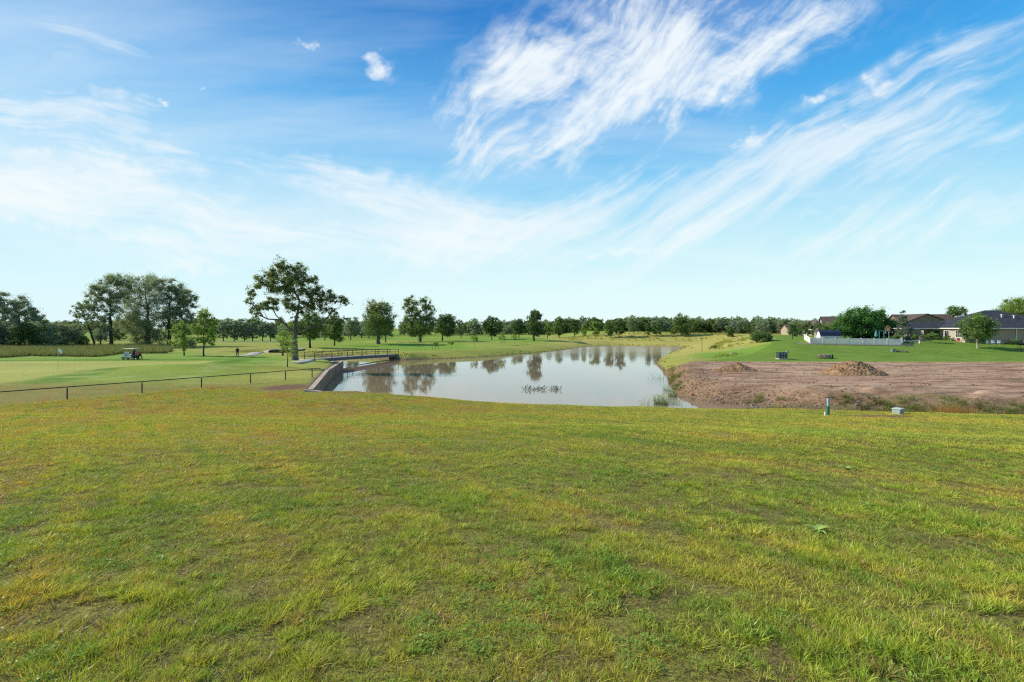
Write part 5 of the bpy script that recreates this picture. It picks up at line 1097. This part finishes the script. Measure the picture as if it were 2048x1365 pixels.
for i, (px_, d_, lab, w_, h_, l_) in enumerate([(1798, 101, 'round garden bush at the right end of the white fence', 2.6, 1.6, L_mid), (1815, 104, 'pale garden bush behind the walkway', 2.2, 1.5, L_grey), (1828, 106, 'small green bush by the dark slatted fence', 1.8, 1.3, L_mid), (1650, 120, 'bush behind the shed', 5, 3.4, L_dark), (1665, 128, 'yellowish tree beside the willow behind the shed', 6, 4.5, L_lite),
        (1640, 140, 'dark bushy tree in front of the tan house', 6.0, 4.6, L_dark), (1595, 150, 'bushy tree behind the left dark young tree', 7, 4.6, L_mid), (1665, 168, 'tree behind the tan house', 8, 7.4, L_lite)]):
    p = at(px_, d_); plant_tree('bushy_tree', lab, 'bush', tuple(p), auto_clumps(w_, 0, h_, 420 + i, 'dome', 12), 2600, .24, .08, l_, BARKD, 420 + i, fork=.05, gap=.32)

# ------------------------------------------------------------------ things on the near slope
X, Y, Z = hit(1656, 832); k = Y / F
t = thing('marker_post', 'slim green utility marker post with a pale top on the near grass', 'marker post', (X, Y, Z)); GP = mat('post_green', (.02, .17, .11), .45, .25, 4, .4); GT = mat('post_pale', (.34, .46, .50), .5, .2, 5)
for a, sg in ((.0, 0),):
    mb = MB(); mb.box((X, Y, Z + 9.5 * k), (.20, .13, 20 * k), .5, bev=.02, taper=.85); mb.build('base', GP, t)
    mb = MB(); mb.box((X + .02, Y, Z + 27.5 * k), (.17, .11, 16.5 * k), .5, bev=.015); mb.build('top_sleeve', GT, t)
    mb = MB(); mb.box((X + .02, Y, Z + 36.2 * k), (.18, .12, .05), .5, bev=.01); mb.build('cap', mat('cap_dark', (.03, .05, .06), .5), t)
    mb = MB(); mb.box((X - .05, Y - .075, Z + 30 * k), (.06, .012, .12), .5); mb.build('label_plate', WHITE, t)
X, Y, Z = hit(1650.5, 832.5); t = thing('pvc_stub', 'short white plastic pipe stub left of the green marker post', 'pipe', (X, Y, Z)); mb = MB(); mb.tube([(X, Y, Z - .05), (X - .01, Y, Z + .22)], .05, 10); mb.build('pipe', WHITE, t); mb = MB(); mb.tube([(X - .01, Y, Z + .2), (X - .012, Y, Z + .25)], .06, 10); mb.build('cap', WHITE, t)
X, Y, Z = hit(1796, 829.5); t = thing('utility_pedestal', 'low pale green utility box half set in the near grass', 'utility box', (X, Y, Z)); PG = mat('pedestal_green', (.40, .48, .42), .55, .25, 3, .3)
mb = MB(); mb.box((X, Y, Z + .13), (.62, .44, .46), .55, bev=.03); mb.build('body', PG, t); mb = MB(); mb.box((X, Y, Z + .385), (.68, .50, .06), .55, bev=.02); mb.build('lid', mat('lid_pale', (.55, .6, .55), .6, .2, 4), t)
mb = MB(); q = Vector((X, Y, Z + .2)) + Matrix.Rotation(.55, 3, 'Z') @ Vector((.05, -.225, 0)); mb.box(q, (.1, .02, .08), .55); mb.build('latch', STEEL, t)
def weedplant(bx, by, lab, n, Lf, seed):
    X, Y, Z = hit(bx, by); t = thing('broadleaf_weed', lab, 'weed', (X, Y, Z)); r = random.Random(seed); mb = MB()
    for i in range(n):
        a = i * 2.4 + r.uniform(-.4, .4); L_ = Lf * r.uniform(.6, 1.1); up = r.uniform(.35, 1.0); w_ = L_ * .42; vs = []
        dx_, dy_ = math.cos(a), math.sin(a)
        for j in range(6):
            s = j / 5; o = L_ * s * .85; z_ = L_ * up * (s - .55 * s * s); ww = w_ * math.sin(math.pi * (.08 + .9 * s)) * .5
            for sg in (-1, 0, 1): vs.append((X + dx_ * o - dy_ * sg * ww, Y + dy_ * o + dx_ * sg * ww, Z + z_ + abs(sg) * ww * .35 + .01))
        fs = []
        for j in range(5): fs += [(3 * j, 3 * j + 1, 3 * j + 4, 3 * j + 3), (3 * j + 1, 3 * j + 2, 3 * j + 5, 3 * j + 4)]
        mb.add(vs, fs)
    mb.build('leaves', mat('weed_leaf', (.32, .44, .10), .8, .3, 4, .08), t, smooth=True)
weedplant(1632, 1066, 'largest broad leafed weed in the mown slope', 13, .17, 1); weedplant(1692, 940, 'small broad leafed weed farthest up the slope', 9, .17, 2); weedplant(1733, 1014, 'middle sized broad leafed weed on the right of the slope', 10, .12, 3)
# orange brown shrub in the ditch, reeds, drowned twigs
X, Y = 31.1, 32.6; t = thing('rusty_bush', 'orange brown dried bush in the ditch beside the dirt lot', 'bush', (X, Y, T(X, Y)))
V = []; Q = []; tt = []; hh = []; b0 = 0
for i in range(26):
    v_, q_, t_, h_ = tuft(500 + i, 44, .3, .6, 1.3, .014, .7); o_ = np.array([rng.normal(0, 1.15), rng.normal(0, .45), .15]); V.append(v_ + o_); Q.append(q_ + b0); tt.append(t_); hh.append(h_); b0 += len(v_)
link('dried_stems', newmesh('dried_stems', np.concatenate(V), np.concatenate(Q), G_ru, dict(tint=np.concatenate(tt), hgt=np.concatenate(hh))), t)
def reeds(px_, d_, lab, w_, h_, n, seed, m_=G_re, z0=None):
    p = onpix(px_, d_); z = max(T(p.x, p.y), -7.15); t = thing('reed_clump', lab, 'reeds', (p.x, p.y, z)); V, Q, tt, hh = tuft(seed, n, w_ / 2, h_ * .5, h_, .022, .35, 3); link('blades', newmesh('blades', V, Q, m_, dict(tint=tt, hgt=hh)), t)
    r = np.random.default_rng(seed); k = int(n * 2.0); P_ = np.c_[r.normal(0, w_ * .3, k), r.normal(0, w_ * .3, k), r.uniform(.15, .95, k) * h_]; v_, f_ = leaf_quads(P_, .09, seed); link('leaves', newmesh('leaves', v_, f_, L_lite, dict(tint=np.repeat(r.uniform(0, 1, k), 4), warm=np.zeros(k * 4))), t)
reeds(1322, 41.6, 'bushy green reeds at the near right corner of the pond', 1.35, 1.1, 240, 601); reeds(1345, 46.2, 'greener reed clump by the dirt bank', .9, .9, 130, 602); reeds(1290, 41.2, 'thin sparse reeds left of the bushy reeds', 1.3, 1.0, 22, 603); reeds(1313, 62, 'sparse reeds in the water below the grassy corner', 2.4, 1.1, 36, 604); reeds(1352, 41.6, 'thin reeds between the bushy reeds and the dirt bank', 1.2, .7, 40, 605); reeds(1334, 50.5, 'reeds against the middle of the dirt bank', .9, .9, 60, 606)
for bx, lab, seed, w_ in ((1062, 'left cluster of drowned twigs standing in the pond', 1, 1.1), (1102, 'right cluster of drowned twigs standing in the pond', 2, .95)):
    p = onpix(bx, 51.5); t = thing('drowned_twigs', lab, 'twigs', (p.x, p.y, WZ)); r = random.Random(seed); mb = MB(); lp = []
    for i in range(30):
        a = r.uniform(-w_, w_); q = Vector((p.x + a, p.y + r.uniform(-.7, .7), WZ - .1)); d = Vector((r.uniform(-.5, .5), r.uniform(-.3, .3), r.uniform(.2, .62)))
        pts = [q, q + d * .5 + Vector((r.uniform(-.06, .06), 0, 0)), q + d]; mb.tube(pts, [.016, .013, .007], 4, False)
        for j in range(4): lp.append(pts[1].lerp(pts[2], r.random()) + Vector((r.uniform(-.08, .08), r.uniform(-.08, .08), r.uniform(-.05, .06))))
    mb.build('stems', BARKD, t); lp = np.array([tuple(v - p - Vector((0, 0, WZ))) for v in lp]); v_, f_ = leaf_quads(lp, .13, seed, 1.6); link('leaves', newmesh('leaves', v_, f_, L_dark, dict(tint=np.zeros(len(v_)), warm=np.zeros(len(v_)))), t)
# stakes around the saplings on the far bank
for bx, by in ((1005, 691), (871, 700.5)):
    X, Y, Z = hit(bx, by + .5); t = thing('sapling_stakes', 'wooden stake frame around the sapling ' + ('above the drowned twigs' if bx > 900 else 'nearest the two lobed tree'), 'stakes', (X, Y, Z))
    for sx in (-.8, .8): mb = MB(); mb.tube([(X + sx, Y, Z - .1), (X + sx, Y, Z + 1.1)], .04, 5); mb.build('stake', BARKD, t)
    mb = MB(); mb.tube([(X - .8, Y, Z + 1.0), (X + .8, Y, Z + 1.0)], .03, 5); mb.build('crosspiece', BARKD, t)

# ------------------------------------------------------------------ sky
SUN_AZ, SUN_EL = 76.0, 33.0      # degrees left of the view direction (+Y), height
sdir = Vector((-math.sin(R(SUN_AZ)) * math.cos(R(SUN_EL)), math.cos(R(SUN_AZ)) * math.cos(R(SUN_EL)), math.sin(R(SUN_EL))))
w = bpy.data.worlds.new('World'); sc.world = w; w.use_nodes = True; nt = w.node_tree; nt.nodes.clear(); b = NB(nt)
sky = b.n('ShaderNodeTexSky', sky_type='NISHITA'); sky.sun_disc = False; sky.sun_elevation = R(SUN_EL); sky.sun_rotation = -R(SUN_AZ); sky.altitude = 400; sky.air_density = 1.0; sky.dust_density = .6; sky.ozone_density = 2.0
vec = b.n('ShaderNodeTexCoord').outputs['Generated']
sp = b.n('ShaderNodeSeparateXYZ'); b.put(sp.inputs[0], vec)
zc = b.math('MAXIMUM', sp.outputs[2], 0.0)
yc = b.math('MAXIMUM', sp.outputs[1], .08)
ua = b.math('DIVIDE', sp.outputs[0], yc); vb = b.math('DIVIDE', sp.outputs[2], yc)
front = b.ramp(sp.outputs[1], [(.10, 0), (.25, 1)])
cb = b.n('ShaderNodeCombineXYZ'); b.put(cb.inputs[0], ua); b.put(cb.inputs[1], vb); AB = cb.outputs[0]
cp = b.n('ShaderNodeCombineXYZ'); zz = b.math('ADD', zc, .10); b.put(cp.inputs[0], b.math('DIVIDE', sp.outputs[0], zz)); b.put(cp.inputs[1], b.math('DIVIDE', sp.outputs[1], zz)); UV = cp.outputs[0]
# clear-sky colour: physical sky graded to the deep blue / cyan of the photograph
grad = b.ramp(zc, [(0, (.82, 1.0, 1.0)), (.07, (.76, 1.0, 1.0)), (.17, (.53, .88, .99)), (.29, (.23, .64, .96)), (.42, (.065, .41, .86)), (.56, (.012, .215, .64)), (1, (.004, .10, .38))])
wb = b.ramp(b.math('MULTIPLY_ADD', sp.outputs[0], -.5, .5), [(.50, 0), (1, .40)])
grad = b.mix(wb, grad, (.55, .80, .97))
skys = b.vmath('SCALE', sky.outputs[0]); skys.inputs['Scale'].default_value = .11
clear = b.mix(.95, skys.outputs[0], grad)
# cloud fibres
wx = b.n('ShaderNodeTexNoise', noise_dimensions='2D'); wx.inputs['Scale'].default_value = 3.0; wx.inputs['Detail'].default_value = 2; b.put(wx.inputs['Vector'], AB)
WV = b.vmath('SUBTRACT', wx.outputs['Color'], (.5, .5, .5)).outputs[0]
def rotc(ang, sx, sy, wamt, seed):
    wv = b.vmath('SCALE', WV); wv.inputs['Scale'].default_value = wamt
    v = b.vmath('ADD', AB, wv.outputs[0]).outputs[0]
    return b.mapping(b.mapping(v, rot=(0, 0, R(-ang))), loc=(seed * 1.7, seed, 0), scale=(sx, sy, 1))
def fib(ang, seed, w=.10, k1=(1.5, 7), k2=(4, 34), e=1.7):
    a = b.noise(rotc(ang, k1[0], k1[1], w, seed), 1.5, 5, .6, 0, '2D'); c_ = b.noise(rotc(ang + 4, k2[0], k2[1], w * .6, seed + 3), 1.3, 4, .6, 0, '2D')
    x_ = b.math('ADD', b.math('MULTIPLY', a, .6), b.math('MULTIPLY', c_, .4)); return b.math('MULTIPLY_ADD', b.math('SUBTRACT', x_, .5), e, .5)
f_up = fib(26, 1, .14, (1.1, 6), (3, 26))
f_up2 = fib(42, 4, .22, (2.4, 6.5), (7, 26), 1.9)
f_dn = fib(-14, 7, .12, (1.2, 7), (3.5, 30))
f_pf = fib(34, 9, .10, (7, 11), (18, 32), 2.0)
wr = b.n('ShaderNodeTexNoise', noise_dimensions='2D'); wr.inputs['Scale'].default_value = 22; wr.inputs['Detail'].default_value = 2; b.put(wr.inputs['Vector'], AB)
wq = b.vmath('SCALE', b.vmath('SUBTRACT', wr.outputs['Color'], (.5, .5, .5)).outputs[0]); wq.inputs['Scale'].default_value = .055
ABW = b.vmath('ADD', AB, wq.outputs[0]).outputs[0]
def gauss(px_, py_, rx, ry, ang):
    cx_, cy_ = (px_ - 1024) / F, (HY - py_) / F
    v = b.mapping(ABW, loc=(-cx_, -cy_, 0)); v = b.mapping(v, rot=(0, 0, R(-ang))); v = b.mapping(v, scale=(F / rx, F / ry, 0))
    l = b.vmath('DOT_PRODUCT', v, v).outputs['Value']
    return b.math('EXPONENT', b.math('MULTIPLY', l, -1.0))
def total(gs):
    o = None
    for g_, k_ in gs:
        x_ = b.math('MULTIPLY', g_, k_); o = x_ if o is None else b.math('ADD', o, x_)
    return o
def patch(mask, fib, lo, hi, amp=1.0):
    """coverage = smoothstep of fibre noise raised by the mask"""
    x_ = b.n('ShaderNodeMapRange', interpolation_type='SMOOTHSTEP'); b.put(x_.inputs[0], b.math('ADD', fib, b.math('MULTIPLY', b.math('MINIMUM', mask, 1.15), .34))); x_.inputs[1].default_value = lo; x_.inputs[2].default_value = hi
    return b.math('MULTIPLY', b.math('MULTIPLY', x_.outputs[0], b.math('MINIMUM', b.math('MULTIPLY', mask, 1.6), 1.0)), amp)
M1 = total([(gauss(1230, 70, 190, 120, 30), 1.0), (gauss(1010, 185, 150, 90, 40), .85), (gauss(1300, 200, 260, 75, 28), .75), (gauss(1560, 60, 260, 90, 28), .65), (gauss(1050, 285, 170, 45, 20), .6), (gauss(1330, 120, 90, 60, 20), .5)])
M2 = total([(gauss(1720, 250, 420, 90, 27), .55), (gauss(1850, 130, 260, 40, 32), .55), (gauss(1500, 345, 420, 60, 20), .6), (gauss(1950, 300, 260, 60, 22), .7), (gauss(1250, 400, 450, 60, 14), .6), (gauss(1750, 460, 500, 60, 12), .75), (gauss(1100, 480, 400, 60, 5), .6), (gauss(1650, 60, 300, 30, 33), .4)])
M3 = total([(gauss(90, 385, 210, 48, -3), 1.5), (gauss(110, 215, 230, 34, 3), .75), (gauss(370, 340, 130, 34, -38), .85), (gauss(215, 325, 90, 20, -22), .7), (gauss(60, 305, 80, 16, -12), .6), (gauss(640, 345, 330, 38, -14), .75), (gauss(330, 385, 120, 26, -30), .7), (gauss(150, 265, 150, 26, -6), .5), (gauss(150, 60, 260, 60, -14), .45), (gauss(140, 445, 210, 12, -9), .7), (gauss(800, 470, 380, 60, -4), .5), (gauss(420, 500, 380, 50, 0), .5), (gauss(350, 540, 130, 14, 3), .45)])
M4 = total([(gauss(620, 95, 34, 11, -16), 1.3), (gauss(758, 135, 36, 22, -34), 1.5), (gauss(400, 171, 14, 6, -20), 1.1), (gauss(325, 210, 20, 6, -4), 1.0), (gauss(1503, 281, 46, 17, 14), 1.4), (gauss(1752, 170, 34, 17, -25), 1.1), (gauss(1635, 196, 40, 11, 18), 1.1), (gauss(1700, 247, 26, 10, -20), .9), (gauss(1850, 178, 30, 8, 18), .8), (gauss(1210, 505, 110, 10, 2), .9), (gauss(1780, 572, 200, 10, 0), .7), (gauss(1660, 420, 80, 12, 6), .6), (gauss(1440, 348, 20, 6, 0), .6)])
M1 = b.math('MULTIPLY', M1, b.math('MULTIPLY_ADD', f_dn, .8, .6))
c1 = patch(M1, b.math('ADD', b.math('MULTIPLY', f_up2, .85), b.math('MULTIPLY', f_pf, .15)), .46, 1.12, .95); c2 = patch(M2, f_up, .50, 1.14, .72); c3 = patch(M3, f_dn, .38, 1.14, .85); c4 = patch(M4, b.math('ADD', b.math('MULTIPLY', f_pf, .6), b.math('MULTIPLY', f_up, .4)), .50, 1.25, 1.0)
M5 = total([(gauss(560, 440, 650, 110, -6), .34), (gauss(1550, 440, 520, 110, 12), .16), (gauss(60, 385, 330, 80, -3), .42), (gauss(1230, 140, 380, 150, 30), .20), (gauss(30, 150, 260, 160, -10), .2)])
c6 = b.math('MULTIPLY', b.math('MULTIPLY', M5, b.math('MULTIPLY_ADD', b.math('ADD', f_dn, f_up), .55, .35), clamp=True), front)
c5 = b.math('MULTIPLY', b.ramp(b.noise(b.mapping(UV, rot=(0, 0, R(40)), scale=(.25, 1.1, 1)), 1.0, 6, .64, 0, '2D'), [(.46, 0), (.78, 1)]), .38)
cov = b.math('SUBTRACT', 1.0, b.math('MULTIPLY', b.math('MULTIPLY', b.math('SUBTRACT', 1.0, c1), b.math('SUBTRACT', 1.0, c2)), b.math('MULTIPLY', b.math('SUBTRACT', 1.0, c3), b.math('SUBTRACT', 1.0, c4))))
cov = b.math('MULTIPLY', cov, front)
cov = b.math('MAXIMUM', cov, c5, clamp=True)
cov = b.math('SUBTRACT', 1.0, b.math('MULTIPLY', b.math('SUBTRACT', 1.0, cov), b.math('SUBTRACT', 1.0, c6)))
cov = b.math('MULTIPLY', cov, b.ramp(zc, [(.01, 0), (.10, .8), (.2, 1)]))
cloud = b.mix(b.ramp(zc, [(.1, 0), (.6, 1)]), (.94, .99, .99), (.88, .95, 1.0))
final = b.mix(cov, clear, cloud)
bg = b.n('ShaderNodeBackground'); b.put(bg.inputs[0], final); bg.inputs[1].default_value = 1.0
ow = b.n('ShaderNodeOutputWorld'); nt.links.new(bg.outputs[0], ow.inputs[0])
w.cycles.sampling_method = 'NONE'

sl = bpy.data.lights.new('sun', 'SUN'); sl.energy = 5.0; sl.angle = R(.6); sl.color = (1, .93, .80)
so = bpy.data.objects.new('sun', sl); COL.objects.link(so); so.rotation_euler = (-sdir).to_track_quat('-Z', 'Y').to_euler(); so.location = sdir * 50

cam = bpy.data.cameras.new('camera'); cam.lens = 16; cam.sensor_width = 36; cam.shift_y = -(682.5 - HY) / 2048; cam.clip_start = .05; cam.clip_end = 8000
co = bpy.data.objects.new('camera', cam); COL.objects.link(co); co.rotation_euler = (R(90), 0, 0); sc.camera = co
sc.view_settings.view_transform = 'Standard'; sc.view_settings.look = 'None'; sc.view_settings.exposure = 0
sc.cycles.max_bounces = 5; sc.cycles.diffuse_bounces = 3; sc.cycles.glossy_bounces = 3; sc.cycles.transmission_bounces = 3; sc.cycles.transparent_max_bounces = 4
sc.cycles.caustics_reflective = False; sc.cycles.caustics_refractive = False

sc.cycles.use_denoising = False; sc.cycles.pixel_filter_type = 'BLACKMAN_HARRIS'; sc.cycles.filter_width = 1.25

sc.cycles.use_adaptive_sampling = True; sc.cycles.adaptive_threshold = .015; sc.cycles.adaptive_min_samples = 20; sc.cycles.diffuse_bounces = 2; sc.cycles.max_bounces = 4
